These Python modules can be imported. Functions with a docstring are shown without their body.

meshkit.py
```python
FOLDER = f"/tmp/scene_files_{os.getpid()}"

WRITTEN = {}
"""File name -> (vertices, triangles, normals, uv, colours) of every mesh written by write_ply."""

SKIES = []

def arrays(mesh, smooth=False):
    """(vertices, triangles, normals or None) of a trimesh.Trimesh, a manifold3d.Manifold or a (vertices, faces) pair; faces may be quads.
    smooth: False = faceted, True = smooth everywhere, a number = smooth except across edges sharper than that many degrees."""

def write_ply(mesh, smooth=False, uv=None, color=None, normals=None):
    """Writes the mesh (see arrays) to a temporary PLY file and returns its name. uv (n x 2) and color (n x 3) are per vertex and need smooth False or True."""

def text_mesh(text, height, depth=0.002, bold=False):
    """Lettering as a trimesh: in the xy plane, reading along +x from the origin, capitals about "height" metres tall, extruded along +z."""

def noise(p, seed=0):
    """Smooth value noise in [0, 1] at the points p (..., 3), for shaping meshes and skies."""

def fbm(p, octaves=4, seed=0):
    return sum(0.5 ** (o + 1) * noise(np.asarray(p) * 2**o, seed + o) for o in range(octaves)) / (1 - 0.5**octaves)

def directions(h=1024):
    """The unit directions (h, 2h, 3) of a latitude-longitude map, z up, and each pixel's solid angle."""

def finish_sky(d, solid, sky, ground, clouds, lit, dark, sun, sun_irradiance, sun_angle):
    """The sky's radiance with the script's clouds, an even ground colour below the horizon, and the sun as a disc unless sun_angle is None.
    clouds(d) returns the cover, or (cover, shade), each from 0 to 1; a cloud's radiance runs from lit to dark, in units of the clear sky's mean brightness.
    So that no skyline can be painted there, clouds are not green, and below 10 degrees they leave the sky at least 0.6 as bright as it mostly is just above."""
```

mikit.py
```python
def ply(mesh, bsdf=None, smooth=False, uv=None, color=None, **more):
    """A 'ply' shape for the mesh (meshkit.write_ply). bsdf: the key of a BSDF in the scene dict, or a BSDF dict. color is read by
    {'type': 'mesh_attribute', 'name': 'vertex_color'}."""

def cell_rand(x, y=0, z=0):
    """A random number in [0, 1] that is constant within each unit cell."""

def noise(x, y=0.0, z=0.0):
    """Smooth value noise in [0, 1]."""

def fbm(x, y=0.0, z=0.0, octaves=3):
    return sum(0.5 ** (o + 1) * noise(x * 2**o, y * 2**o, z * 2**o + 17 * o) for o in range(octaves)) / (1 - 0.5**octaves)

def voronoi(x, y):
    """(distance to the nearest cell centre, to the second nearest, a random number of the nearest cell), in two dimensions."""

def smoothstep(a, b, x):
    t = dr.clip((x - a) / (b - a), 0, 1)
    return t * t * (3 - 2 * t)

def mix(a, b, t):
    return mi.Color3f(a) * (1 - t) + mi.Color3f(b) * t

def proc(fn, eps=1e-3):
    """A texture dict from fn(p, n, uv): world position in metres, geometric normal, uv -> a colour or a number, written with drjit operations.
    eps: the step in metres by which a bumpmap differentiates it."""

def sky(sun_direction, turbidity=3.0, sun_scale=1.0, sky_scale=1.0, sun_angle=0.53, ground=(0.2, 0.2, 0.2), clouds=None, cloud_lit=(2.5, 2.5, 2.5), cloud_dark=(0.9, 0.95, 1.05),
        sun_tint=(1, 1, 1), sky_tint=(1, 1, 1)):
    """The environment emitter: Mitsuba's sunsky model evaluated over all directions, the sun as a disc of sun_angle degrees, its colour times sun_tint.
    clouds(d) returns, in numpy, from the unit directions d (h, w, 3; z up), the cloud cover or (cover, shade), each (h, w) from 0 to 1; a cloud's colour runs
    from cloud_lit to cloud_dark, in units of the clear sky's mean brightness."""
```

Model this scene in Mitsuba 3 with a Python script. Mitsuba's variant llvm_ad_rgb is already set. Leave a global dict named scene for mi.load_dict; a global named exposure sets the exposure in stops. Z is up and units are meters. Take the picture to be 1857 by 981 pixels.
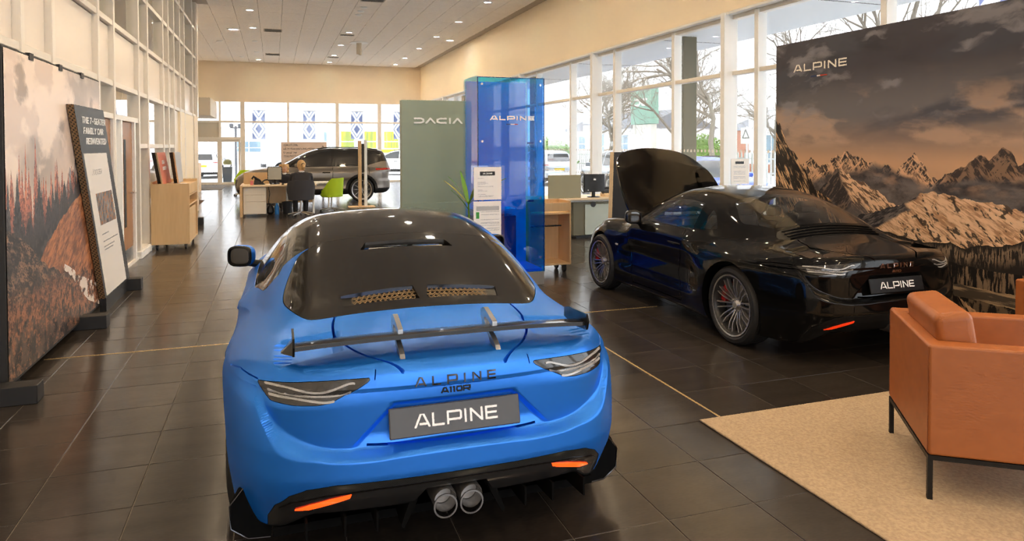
import math, random
import numpy as np, trimesh, shapely, manifold3d
import mitsuba as mi, drjit as dr
import mikit, meshkit
from mikit import proc, noise, fbm, voronoi, cell_rand, smoothstep, mix
from shapely.geometry import Polygon, LineString, Point, MultiPolygon, box as sbox
from shapely.ops import unary_union
T = mi.ScalarTransform4f
PI = math.pi
rng = np.random.default_rng(7); random.seed(7)
scene, labels = {}, {}
exposure = 1.5

# ------------------------------------------------------------------ camera, sky
F, CX, CY = 1265.7, 928.5, 292.15
yaw, pitch, roll = 0.32894, 0.02152, 0.00267
cy_, sy_ = math.cos(yaw), math.sin(yaw)
fwd = np.array([sy_*math.cos(pitch), cy_*math.cos(pitch), -math.sin(pitch)])
rgt = np.array([cy_, -sy_, 0.0]); dwn = np.cross(fwd, rgt)
up = math.sin(roll)*rgt - math.cos(roll)*dwn
EYE = np.array([0, 0, 1.645])
scene['camera'] = {'type': 'perspective', 'fov': math.degrees(2*math.atan(CX/F)), 'fov_axis': 'x', 'near_clip': 0.05, 'far_clip': 500.0,
                   'principal_point_offset_y': (490.5-CY)/981.0,
                   'to_world': T().look_at(origin=EYE.tolist(), target=(EYE+fwd).tolist(), up=up.tolist())}

def cloud_fn(d):
    n = meshkit.fbm(d*np.array([3.0, 3.0, 6.0])+5, 4, 3)
    return np.ones(d.shape[:2]), np.clip((n-0.42)*1.6, 0, 1)
scene['sky'] = {**mikit.sky((0.5, -0.6, 0.62), turbidity=4.0, sun_scale=0.0, sky_scale=1.0, ground=(0.35, 0.35, 0.34), clouds=cloud_fn,
                            cloud_lit=(11.0, 11.3, 11.9), cloud_dark=(8.8, 9.2, 9.9)), 'sampling_weight': 30.0}
LAMP = np.array([1.0, 0.765, 0.50])

# ------------------------------------------------------------------ helpers
def rgb(c): return {'type': 'rgb', 'value': [float(x) for x in c]}
def srgb(r, g, b):
    c = np.array([r, g, b])/255.0
    return np.where(c <= 0.04045, c/12.92, ((c+0.055)/1.055)**2.4)
def M(name, base, rough=0.5, metal=0.0, spec=0.5, coat=0.0, coat_gloss=0.95, bump=None, bscale=0.001, beps=0.002, sheen=0.0):
    d = {'type': 'principled', 'base_color': base if isinstance(base, dict) else rgb(base), 'roughness': rough if isinstance(rough, dict) else float(rough),
         'metallic': float(metal), 'specular': float(spec)}
    if coat: d['clearcoat'] = float(coat); d['clearcoat_gloss'] = float(coat_gloss)
    if sheen: d['sheen'] = float(sheen)
    if bump is not None: d = {'type': 'bumpmap', 'arbitrary': proc(bump, beps), 'scale': float(bscale), 'bsdf': d}
    scene[name] = {'type': 'twosided', 'bsdf': d}
    return name
def glassmat(name, t=(0.95, 0.97, 0.96)):
    scene[name] = {'type': 'thindielectric', 'int_ior': 1.5, 'specular_transmittance': rgb(t)}
    return name
def fastsmooth(mesh, ang):
    """vertices split at edges sharper than ang degrees, with area-weighted normals"""
    v, f = np.asarray(mesh.vertices, float), np.asarray(mesh.faces, int)
    q = np.round(v, 6); u, inv = np.unique(q, axis=0, return_inverse=True); inv = inv.ravel(); v = u; f = inv[f]
    f = f[(f[:, 0] != f[:, 1]) & (f[:, 1] != f[:, 2]) & (f[:, 0] != f[:, 2])]
    fn = np.cross(v[f[:, 1]]-v[f[:, 0]], v[f[:, 2]]-v[f[:, 0]]); L = np.linalg.norm(fn, axis=1, keepdims=True); un = fn/np.maximum(L, 1e-20)
    cv = f.ravel(); cf = np.repeat(np.arange(len(f)), 3); o = np.argsort(cv, kind='stable'); cnt = np.bincount(cv, minlength=len(v)); st = np.concatenate([[0], np.cumsum(cnt)[:-1]])
    deg = cnt[cv]; tot = int(deg.sum()); ci = np.repeat(np.arange(len(cv)), deg); off = np.arange(tot)-np.repeat(np.cumsum(deg)-deg, deg)
    g = cf[o[st[cv[ci]]+off]]; w = (un[cf[ci]]*un[g]).sum(1) > math.cos(math.radians(ang))
    n = np.stack([np.bincount(ci, np.where(w, fn[g, a], 0), len(cv)) for a in range(3)], 1); n += fn[cf]*1e-6
    n /= np.maximum(np.linalg.norm(n, axis=1, keepdims=True), 1e-20)
    key = np.c_[cv, np.round(n*500).astype(int)]; _, first, back = np.unique(key, axis=0, return_index=True, return_inverse=True)
    return v[cv[first]], back.reshape(-1, 3), n[first]
def plyn(v, f, n):
    return {'type': 'ply', 'filename': meshkit.write_ply(trimesh.Trimesh(v, f, process=False), False, normals=n), 'face_normals': False}
def mply(mesh, smooth=30, **more):
    if smooth is False or smooth is True or more: return mikit.ply(mesh, None, smooth=smooth, **more)
    return plyn(*fastsmooth(mesh, smooth))
used = {}
def num(key):
    n = used.get(key); used[key] = (n or 0)+1
    return key if n is None else '%s_%03d' % (key, n)
def tag(key, label=None, cat=None, group=None, kind=None):
    d = labels.setdefault(key, {})
    if label: d['label'] = label
    if cat: d['category'] = cat
    if group: d['group'] = group
    if kind: d['kind'] = kind
    return key
def thing(name, label, cat, group=None): return tag(num(name), label, cat, group)
def struct(name): return tag(num(name), kind='structure')
def put(key, mesh, mat, smooth=30, parent=None, label=None, kind=None, tw=None, **more):
    k = num(parent+'__'+key) if parent else key
    if isinstance(mesh, (list, tuple)) and len(mesh) and not isinstance(mesh[0], np.ndarray): mesh = cat(mesh)
    d = mesh if isinstance(mesh, dict) else mply(mesh, smooth, **more)
    d = dict(d)
    if mat is not None: d['bsdf'] = {'type': 'ref', 'id': mat}
    if tw is not None: d['to_world'] = tw
    scene[k] = d
    if label or kind: tag(k, label, None, None, kind)
    return k
def cat(ms): return trimesh.util.concatenate([m for m in ms if m is not None])
def bx(c, s, bev=0.0, rz=0.0, rx=0.0, ry=0.0):
    s = np.asarray(s, float)/2; c = np.asarray(c, float)
    if bev <= 0: m = trimesh.creation.box(extents=2*s)
    else:
        b = min(bev, s.min()*0.9); P = []
        for sx in (-1, 1):
            for sy in (-1, 1):
                for sz in (-1, 1):
                    q = np.array([sx, sy, sz])*s
                    for a in range(3):
                        v = q-np.array([sx, sy, sz])*b; v[a] = q[a]; P.append(v)
        m = trimesh.convex.convex_hull(np.array(P))
    if rx or ry or rz:
        m.apply_transform(trimesh.transformations.euler_matrix(rx, ry, rz, 'sxyz'))
    m.apply_translation(c); return m
def bb(x0, x1, y0, y1, z0, z1, bev=0.0): return bx(((x0+x1)/2, (y0+y1)/2, (z0+z1)/2), (abs(x1-x0), abs(y1-y0), abs(z1-z0)), bev)
def cyl(p0, p1, r, n=16, r2=None):
    p0, p1 = np.asarray(p0, float), np.asarray(p1, float); h = np.linalg.norm(p1-p0)
    a = np.arange(n)*2*PI/n; c = np.stack([np.cos(a), np.sin(a)], 1); r2 = r if r2 is None else r2
    v = np.vstack([np.c_[c*r, np.zeros(n)], np.c_[c*r2, np.full(n, h)], [[0, 0, 0], [0, 0, h]]])
    i = np.arange(n); j = (i+1) % n
    f = np.vstack([np.c_[i, j, j+n], np.c_[i, j+n, i+n], np.c_[j, i, i*0+2*n], np.c_[i+n, j+n, i*0+2*n+1]])
    m = trimesh.Trimesh(v, f, process=False)
    m.apply_transform(trimesh.geometry.align_vectors([0, 0, 1], (p1-p0)/h)); m.apply_translation(p0); return m
def tube(pts, r, n=8, closed=False):
    p = np.asarray(pts, float); k = len(p); rr = np.broadcast_to(r, (k,))
    t = np.gradient(p, axis=0)
    if closed: t = np.roll(p, -1, 0)-np.roll(p, 1, 0)
    t /= np.linalg.norm(t, axis=1, keepdims=True)+1e-12
    up0 = np.array([0, 0, 1.0]) if abs(t[:, 2]).mean() < 0.8 else np.array([1.0, 0, 0])
    a = np.cross(t, up0); a /= np.linalg.norm(a, axis=1, keepdims=True)+1e-12
    b = np.cross(t, a); an = np.arange(n)*2*PI/n
    v = (p[:, None]+rr[:, None, None]*(np.cos(an)[None, :, None]*a[:, None]+np.sin(an)[None, :, None]*b[:, None])).reshape(-1, 3)
    F_ = []
    for i in range(k if closed else k-1):
        i2 = (i+1) % k
        for j in range(n):
            j2 = (j+1) % n
            F_ += [[i*n+j, i*n+j2, i2*n+j2], [i*n+j, i2*n+j2, i2*n+j]]
    if not closed:
        v = np.vstack([v, p[:1], p[-1:]]); c0, c1 = k*n, k*n+1
        for j in range(n): F_ += [[c0, (j+1) % n, j], [c1, (k-1)*n+j, (k-1)*n+(j+1) % n]]
    m = trimesh.Trimesh(v, np.array(F_), process=False); m.fix_normals(); return m
def lathe(prof, n=48, axis='z', c=(0, 0, 0)):
    m = trimesh.creation.revolve(np.asarray(prof, float), sections=n)
    if axis == 'y': m.apply_transform(trimesh.transformations.rotation_matrix(-PI/2, [1, 0, 0]))
    if axis == 'x': m.apply_transform(trimesh.transformations.rotation_matrix(PI/2, [0, 1, 0]))
    m.apply_translation(c); return m
def polys(g): return [p for p in getattr(g, 'geoms', [g]) if p.geom_type == 'Polygon' and p.area > 1e-9]
def extr(poly, d):
    return cat([trimesh.creation.extrude_polygon(p, d, engine='earcut') for p in polys(poly)])
def frame3(m, o, ex, ey, ez):
    """mesh in local xyz -> world with axes ex, ey, ez at o"""
    A = np.eye(4); A[:3, 0], A[:3, 1], A[:3, 2], A[:3, 3] = ex, ey, ez, o
    m = m.copy(); m.apply_transform(A)
    if np.linalg.det(A[:3, :3]) < 0: m.invert()
    return m
def move(m, t, rz=0.0):
    m = m.copy()
    if rz: m.apply_transform(trimesh.transformations.rotation_matrix(rz, [0, 0, 1]))
    m.apply_translation(t); return m
def TW(x, y, z=0.0, rz=0.0): return T().translate([float(x), float(y), float(z)]).rotate([0, 0, 1], math.degrees(rz))
def text(s, h, d=0.002, bold=False, center=True):
    m = meshkit.text_mesh(s, h, d, bold)
    if center: m.apply_translation([-(m.bounds[0][0]+m.bounds[1][0])/2, -(m.bounds[0][1]+m.bounds[1][1])/2, 0])
    return m
def words_of(m, gap):
    """a line of lettering as one mesh per word"""
    cs = sorted(m.split(only_watertight=False), key=lambda c: c.bounds[0][0]); out, end = [], -9
    for c in cs:
        if c.bounds[0][0] > end+gap or not out: out.append([])
        out[-1].append(c); end = max(end, c.bounds[1][0])
    return [cat(o) for o in out]
def stroke_letters(word, h, wid, gap, sw):
    """wide geometric capitals as shapely, centred; letters h tall and wid wide, stroke sw"""
    W = wid; H = h; s = sw
    def st(*L): return unary_union([LineString(l).buffer(s/2, cap_style='flat', join_style='mitre') for l in L])
    out, x = [], 0.0
    for ch in word:
        w = W
        if ch == 'A':
            w = W*1.08; g = unary_union([LineString([(0, 0), (w*0.42, H), (w*0.58, H), (w, 0)]).buffer(s/2, cap_style='flat', join_style='mitre'), LineString([(w*0.3, H*0.26), (w*0.9, H*0.26)]).buffer(s/2, cap_style='flat')])
        elif ch == 'L': w = W*0.85; g = st([(0, H), (0, s/2), (w, s/2)])
        elif ch == 'P': g = st([(0, 0), (0, H-s/2), (w*0.92, H-s/2), (w, H-s), (w, H*0.42), (w*0.92, H*0.34), (0, H*0.34)])
        elif ch == 'I': w = s; g = st([(s/2, 0), (s/2, H)])
        elif ch == 'N': g = st([(s/2, 0), (s/2, H-s*0.3), (w-s/2, s*0.3), (w-s/2, H)])
        elif ch == 'E': w = W*0.88; g = st([(w, H-s/2), (0, H-s/2), (0, s/2), (w, s/2)], [(0, H/2), (w*0.95, H/2)])
        elif ch == 'D': g = st([(0, s/2), (w*0.72, s/2), (w, H*0.32), (w, H*0.68), (w*0.72, H-s/2), (0, H-s/2)])
        elif ch == 'C': g = st([(w, s/2), (w*0.28, s/2), (0, H*0.32), (0, H*0.68), (w*0.28, H-s/2), (w, H-s/2)])
        elif ch == '^': g = st([(0, 0), (w*0.5, H-s*0.4), (w, 0)])
        elif ch == '1': w = W*0.32; g = st([(0, H-s/2), (w-s/2, H-s/2), (w-s/2, 0)])
        elif ch == '0': g = st([(w*0.2, s/2), (w*0.8, s/2), (w-s/2, H*0.3), (w-s/2, H*0.7), (w*0.8, H-s/2), (w*0.2, H-s/2), (s/2, H*0.7), (s/2, H*0.3), (w*0.2, s/2)])
        elif ch == 'R': g = st([(0, 0), (0, H-s/2), (w, H-s/2), (w, H*0.4), (0, H*0.4)], [(w*0.45, H*0.4), (w, 0)])
        else: g = Polygon()
        out.append(shapely.affinity.translate(g.intersection(sbox(-s, 0, w+s, H)), x)); x += w+gap
    g = unary_union(out); b = g.bounds
    return shapely.affinity.translate(g, -(b[0]+b[2])/2, -(b[1]+b[3])/2)
def smin(a, b, r):
    h = np.maximum(r-np.abs(a-b), 0)/r
    return np.minimum(a, b)-h*h*r/4
def smax(a, b, r): return -smin(-a, -b, r)
# ------------------------------------------------------------------ materials of the room
def grain(p, s=1.0): return fbm(p.x*s, p.y*s, p.z*s)
for i, k in enumerate((0.85, 1.0, 1.12, 0.95)):
    M('mat_tile%d' % i, proc((lambda kk: lambda p, n, uv: mix((0.020*kk, 0.0165*kk, 0.014*kk), (0.038*kk, 0.031*kk, 0.026*kk), fbm(p.x*3+kk*9, p.y*11, p.z)*0.7+noise(p.x*60, p.y*220)*0.3))(k)), rough=0.17, spec=0.6,
      bump=None)
M('mat_grout', (0.10, 0.085, 0.065), 0.8)
M('mat_brass', (0.72, 0.52, 0.26), 0.35, metal=0.8)
M('mat_cream', (0.80, 0.69, 0.54), 0.6)
M('mat_band', (0.90, 0.78, 0.58), 0.55)
M('mat_panel', (0.72, 0.65, 0.57), 0.28)
M('mat_white', (0.82, 0.82, 0.80), 0.4)
M('mat_frame', (0.75, 0.70, 0.62), 0.4)
M('mat_gasket', (0.03, 0.03, 0.03), 0.6)
M('mat_ceil', proc(lambda p, n, uv: mix((0.80, 0.75, 0.69), (0.88, 0.83, 0.77), noise(p.x*40, p.y*40))), 0.9)
M('mat_ceilgrid', (0.42, 0.37, 0.31), 0.7)
M('mat_dark', (0.012, 0.012, 0.013), 0.5)
M('mat_grey', (0.20, 0.20, 0.20), 0.5)
M('mat_olive', (0.085, 0.085, 0.05), 0.5)
M('mat_doorwood', proc(lambda p, n, uv: mix((0.26, 0.115, 0.045), (0.36, 0.17, 0.07), fbm(p.x*4, p.y*14, p.z*1.2))), 0.4)
M('mat_steel', (0.6, 0.6, 0.6), 0.3, metal=1.0)
M('mat_blind', (0.55, 0.5, 0.42), 0.6)
M('mat_soffit', (0.62, 0.65, 0.68), 0.6)
glassmat('mat_glass')
glassmat('mat_glass_tint', (0.80, 0.84, 0.78))

TP, TX0, TY0 = 0.4504, 1.6256, 0.398
XL, XR, YF, ZC = -1.87, 6.63, 32.8, 5.36
YB = -7.0
# floor: grout bed, tiles as parts where they show 10 pixels and more, one mesh of the rest
struct('floor')
put('floor', bb(-5.2, 7.0, YB, YF+0.2, -0.12, -0.003), 'mat_grout', False)
def tile_mesh(w):
    h = 0.003; a, b = w/2, w/2-0.002
    v = np.array([[-a, -a, -h], [a, -a, -h], [a, a, -h], [-a, a, -h], [-b, -b, 0], [b, -b, 0], [b, b, 0], [-b, b, 0]])
    f = [[4, 5, 6], [4, 6, 7], [0, 1, 5], [0, 5, 4], [1, 2, 6], [1, 6, 5], [2, 3, 7], [2, 7, 6], [3, 0, 4], [3, 4, 7]]
    return trimesh.Trimesh(v, np.array(f), process=False)
tm = tile_mesh(TP-0.004); tile_ply = mikit.ply(tm, None)
cells = []
for i in range(-15, 12):
    for j in range(-17, 73):
        x, y = TX0+(i+0.5)*TP, TY0+(j+0.5)*TP
        if x > XR+0.25 or x < -5 or (y < 19.6 and x < XL-0.1): continue
        d = np.array([x, y, 0])-EYE; zc = d@fwd
        vis = False
        if zc > 1.0:
            u, v = CX+F*(d@rgt)/zc, CY+F*(d@dwn)/zc
            vis = -80 < u < 1940 and v < 1060
            blocked = (2.3 < x < 8 and y < 3.3) or (0 < x < 1.4 and 3.2 < y < 8.0) or (3.7 < x < 5.2 and 4.4 < y < 20) or x > 5.6
            if blocked: vis = False
        cells.append((x, y, y if vis else 1e3+abs(y)))
cells.sort(key=lambda c: c[2])
rest = []
for n_, (x, y, k) in enumerate(cells):
    dz = rng.normal(0, 0.00025)
    if n_ < 295 and k < 1e3: put('tile', tile_ply, 'mat_tile%d' % rng.integers(4), parent='floor', tw=TW(x, y, dz, PI/2*rng.integers(4)))
    else: rest.append(move(tm, (x, y, dz)))
put('tile_field', cat(rest), 'mat_tile1', False, parent='floor', kind='stuff')
# brass strips in the joints
for (x0, x1, y0, y1) in ((-1.70, -0.02, 6.249, 6.263), (2.536, 2.550, 3.55, 6.25), (2.543, 3.70, 6.249, 6.263)):
    k = thing('floor_trim_strip', {0: 'thin brass strip set in the dark floor, from mural to blue car', 1: 'thin brass strip in the floor running along to the beige rug corner', 2: 'short thin brass strip in the floor beside the black car'}[used.get('floor_trim_strip', 0)], 'floor trim')
    put(k, bb(x0, x1, y0, y1, -0.003, 0.0025), 'mat_brass', False)

# ceiling
struct('ceiling')
put('ceiling', bb(-5.2, 7.0, YB, YF+0.2, ZC+0.006, ZC+0.15), 'mat_ceilgrid', False)
cw = 0.6125; ct = bx((0, 0, 0.006), (cw-0.012, cw-0.012, 0.012), 0.003); ct_ply = mikit.ply(ct, None)
cc = []
for i in range(-12, 14):
    for j in range(-12, 56):
        x, y = 0.25+(i+0.5)*cw, 0.30+(j+0.5)*cw
        if x > XR-0.1 or x < -4.9 or y > YF-0.2 or y < YB+0.3 or (y < 19.6 and x < XL): continue
        d = np.array([x, y, ZC])-EYE; zc = d@fwd; u, v = CX+F*(d@rgt)/max(zc, 1), CY+F*(d@dwn)/max(zc, 1)
        cc.append((x, y, y if (zc > 1 and v > -6 and 300 < u) else 1e3))
cc.sort(key=lambda c: c[2]); rest = []
for n_, (x, y, k) in enumerate(cc):
    if n_ < 295 and k < 1e3: put('tile', ct_ply, 'mat_ceil', parent='ceiling', tw=TW(x, y, ZC+rng.normal(0, 0.0006)))
    else: rest.append(move(ct, (x, y, ZC)))
put('tile_field', cat(rest), 'mat_ceil', False, parent='ceiling', kind='stuff')

# right wall: cream band above, glazed below
struct('wall_right')
put('wall_right', cat([bb(XR, XR+0.25, YB, YF, 3.70, ZC+0.1), bb(6.80, 7.0, YB, YF, -0.1, 0.04)]), 'mat_band', False)
put('reveal', bb(XR+0.004, 6.98, YB, YF, 3.665, 3.70), 'mat_white', False, parent='wall_right')
GX = 6.84
w2 = struct('window_1')
finsy = [-5.05, -0.3, 4.45, 9.19, 13.93, 18.68, 23.42, 28.16]
for y in finsy: put('column', bb(XR-0.02, 6.86, y, y+0.10, 0, 3.70, 0.004), 'mat_white', parent=w2)
mully = [y for k in range(-5, 11) for y in (10.87+2.27*k,) if YB < y < YF]
for y in mully: put('mullion', bb(GX-0.10, GX+0.06, y-0.045, y+0.045, 0.04, 3.66, 0.004), 'mat_white', parent=w2)
cuts = sorted(mully+[YB, YF])
for a, b in zip(cuts[:-1], cuts[1:]):
    put('transom', bb(GX-0.075, GX+0.05, a+0.045, b-0.045, 2.735, 2.80, 0.004), 'mat_frame', parent=w2)
    put('head', bb(GX-0.075, GX+0.05, a+0.045, b-0.045, 3.60, 3.665, 0.004), 'mat_frame', parent=w2)
    put('sill', bb(GX-0.075, GX+0.05, a+0.045, b-0.045, 0.04, 0.12, 0.004), 'mat_frame', parent=w2)
    for z0, z1 in ((0.12, 2.735), (2.80, 3.60)):
        q = trimesh.Trimesh([[GX, a+.045, z0], [GX, b-.045, z0], [GX, b-.045, z1], [GX, a+.045, z1]], [[0, 1, 2], [0, 2, 3]], process=False)
        put('pane', q, 'mat_glass', False, parent=w2)

# far wall
struct('wall_far')
put('wall_far', bb(-5.2, XR+0.3, YF, YF+0.25, 3.62, ZC+0.1), 'mat_cream', False)
put('access_panel', bb(6.03, 6.40, YF-0.012, YF, 4.15, 4.83, 0.004), 'mat_cream', parent='wall_far')
w1 = struct('window_2')
fx = [-3.4, -2.2, -1.28, 0.62, 2.76, 4.67, 6.6]
for x, w in zip(fx, (.12, .09, .18, .09, .15, .17, .1)): put('mullion', bb(x-w/2, x+w/2, YF-0.05, YF+0.12, 0, 3.62, 0.004), 'mat_frame', parent=w1)
for i, (a, b) in enumerate(zip(fx[:-1], fx[1:])):
    put('transom', bb(a+.05, b-.05, YF-0.02, YF+0.08, 2.70, 2.78, 0.004), 'mat_frame', parent=w1)
    put('sill', bb(a+.05, b-.05, YF-0.02, YF+0.08, 0.0, 0.07, 0.004), 'mat_frame', parent=w1)
    for z0, z1 in ((0.07, 2.70), (2.78, 3.62)):
        if i < 2 and z0 < 1: z0 = 2.06
        q = trimesh.Trimesh([[a+.05, YF+.03, z0], [b-.05, YF+.03, z0], [b-.05, YF+.03, z1], [a+.05, YF+.03, z1]], [[0, 1, 2], [0, 2, 3]], process=False)
        if i == 0 and z0 < 2.5: put('infill_panel', bb(a+.05, b-.05, YF+0.01, YF+.05, z0, z1), 'mat_blind', False, parent=w1)
        else: put('pane', q, 'mat_glass', False, parent=w1)
d3 = struct('door_1')
put('head', bb(-3.4, -1.36, YF-0.08, YF+0.1, 1.95, 2.07, 0.004), 'mat_frame', parent=d3)
for x0, x1 in ((-3.34, -2.24), (-2.2, -1.38)):
    lf = put('leaf', cat([bb(x0, x0+.07, YF-.03, YF+.03, .01, 1.95), bb(x1-.07, x1, YF-.03, YF+.03, .01, 1.95), bb(x0+.07, x1-.07, YF-.03, YF+.03, .01, .11), bb(x0+.07, x1-.07, YF-.03, YF+.03, 1.87, 1.95)]), 'mat_frame', False, parent=d3)
    put('pane', trimesh.Trimesh([[x0+.07, YF, .11], [x1-.07, YF, .11], [x1-.07, YF, 1.87], [x0+.07, YF, 1.87]], [[0, 1, 2], [0, 2, 3]], process=False), 'mat_glass', False, parent=lf)
es = thing('exit_sign', 'small green exit sign at the far left above the entrance', 'sign')
M('mat_exit', (0.02, 0.45, 0.12), 0.4)
scene['mat_exit_lit'] = {'type': 'twosided', 'bsdf': {'type': 'diffuse', 'reflectance': rgb((0.02, 0.4, 0.12))}}
put('housing', bb(-3.33, -3.0, YF-0.16, YF-0.1, 3.28, 3.46, 0.005), 'mat_exit', parent=es)
em = bb(-3.32, -3.01, YF-0.165, YF-0.1601, 3.29, 3.45); k = put('lit_face', em, 'mat_exit_lit', False, parent=es)
scene[k]['emitter'] = {'type': 'area', 'radiance': rgb((0.05, 1.2, 0.4))}

# left wall: framed screen of panels and glass
wl = struct('wall_left')
ml = [-5.3, -3.6, -2.8, -1.1, -0.3, 1.4, 2.2, 3.9, 4.75, 6.5, 7.33, 9.06, 9.88, 11.56, 12.36, 14.0, 14.68, 15.48, 16.4, 17.2, 18.85, 19.66]
for y in ml: put('mullion', bb(XL-0.16, XL, y-0.045, y+0.045, 0, ZC, 0.005), 'mat_frame', parent=wl)
zt = [2.44, 3.19, 3.93, 4.67]
def wallbox(a, b, z0, z1): return a+.045, b-.045, z0+.035, z1-.035
for a, b in zip(ml[:-1], ml[1:]):
    for z in zt: put('transom', bb(XL-0.14, XL-0.012, a+.045, b-.045, z-.035, z+.035, 0.004), 'mat_frame', parent=wl)
    for r, (z0, z1) in enumerate(((2.44, 3.19), (3.19, 3.93), (3.93, 4.67), (4.67, ZC+.03))):
        y0, y1, q0, q1 = wallbox(a, b, z0, z1)
        if r == 0:
            put('panel', bb(XL-0.10, XL-0.06, y0+.012, y1-.012, q0+.012, q1-.012, 0.004), 'mat_panel', parent=wl)
            put('gasket', bb(XL-0.12, XL-0.085, y0, y1, q0, q1), 'mat_gasket', False, parent=wl)
        else: put('pane', trimesh.Trimesh([[XL-.08, y0, q0], [XL-.08, y1, q0], [XL-.08, y1, q1], [XL-.08, y0, q1]], [[0, 1, 2], [0, 2, 3]], process=False), 'mat_glass_tint', False, parent=wl)
# ground level bays: solid behind the mural, doors, glass
def bay_glass(a, b, z0, z1): put('pane', trimesh.Trimesh([[XL-.08, a+.045, z0], [XL-.08, b-.045, z0], [XL-.08, b-.045, z1], [XL-.08, a+.045, z1]], [[0, 1, 2], [0, 2, 3]], process=False), 'mat_glass', False, parent=wl)
def bay_tr(a, b, z, w=.07): put('transom', bb(XL-0.14, XL-0.012, a+.045, b-.045, z-w/2, z+w/2, 0.004), 'mat_frame', parent=wl)
for a, b in zip(ml[:-1], ml[1:]):
    if a < 9.0 or a > 15.0:
        if 15 < a < 18.9 or a < 4:
            put('panel', bb(XL-0.10, XL-0.05 if a < 15.5 else XL-.004, a+(.05 if a < 15.5 else -.05), b-.05, 0.02, 2.40, 0.004), 'mat_panel' if a < 15.5 else 'mat_band', parent=wl)
        elif a < 9: put('panel', bb(XL-0.12, XL-0.08, a+.05, b-.05, 0.02, 2.40, 0.004), 'mat_grey', parent=wl)
        else: pass
    elif a < 11.0:
        bay_tr(a, b, 2.03); bay_glass(a, b, 2.06, 2.41)
        if b-a > 1.2: bay_tr(a, b, 0.02, .05)
    else:
        bay_tr(a, b, 1.66); bay_glass(a, b, 1.69, 2.41); bay_tr(a, b, 0.06, .12); bay_glass(a, b, .12, 1.63)
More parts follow.
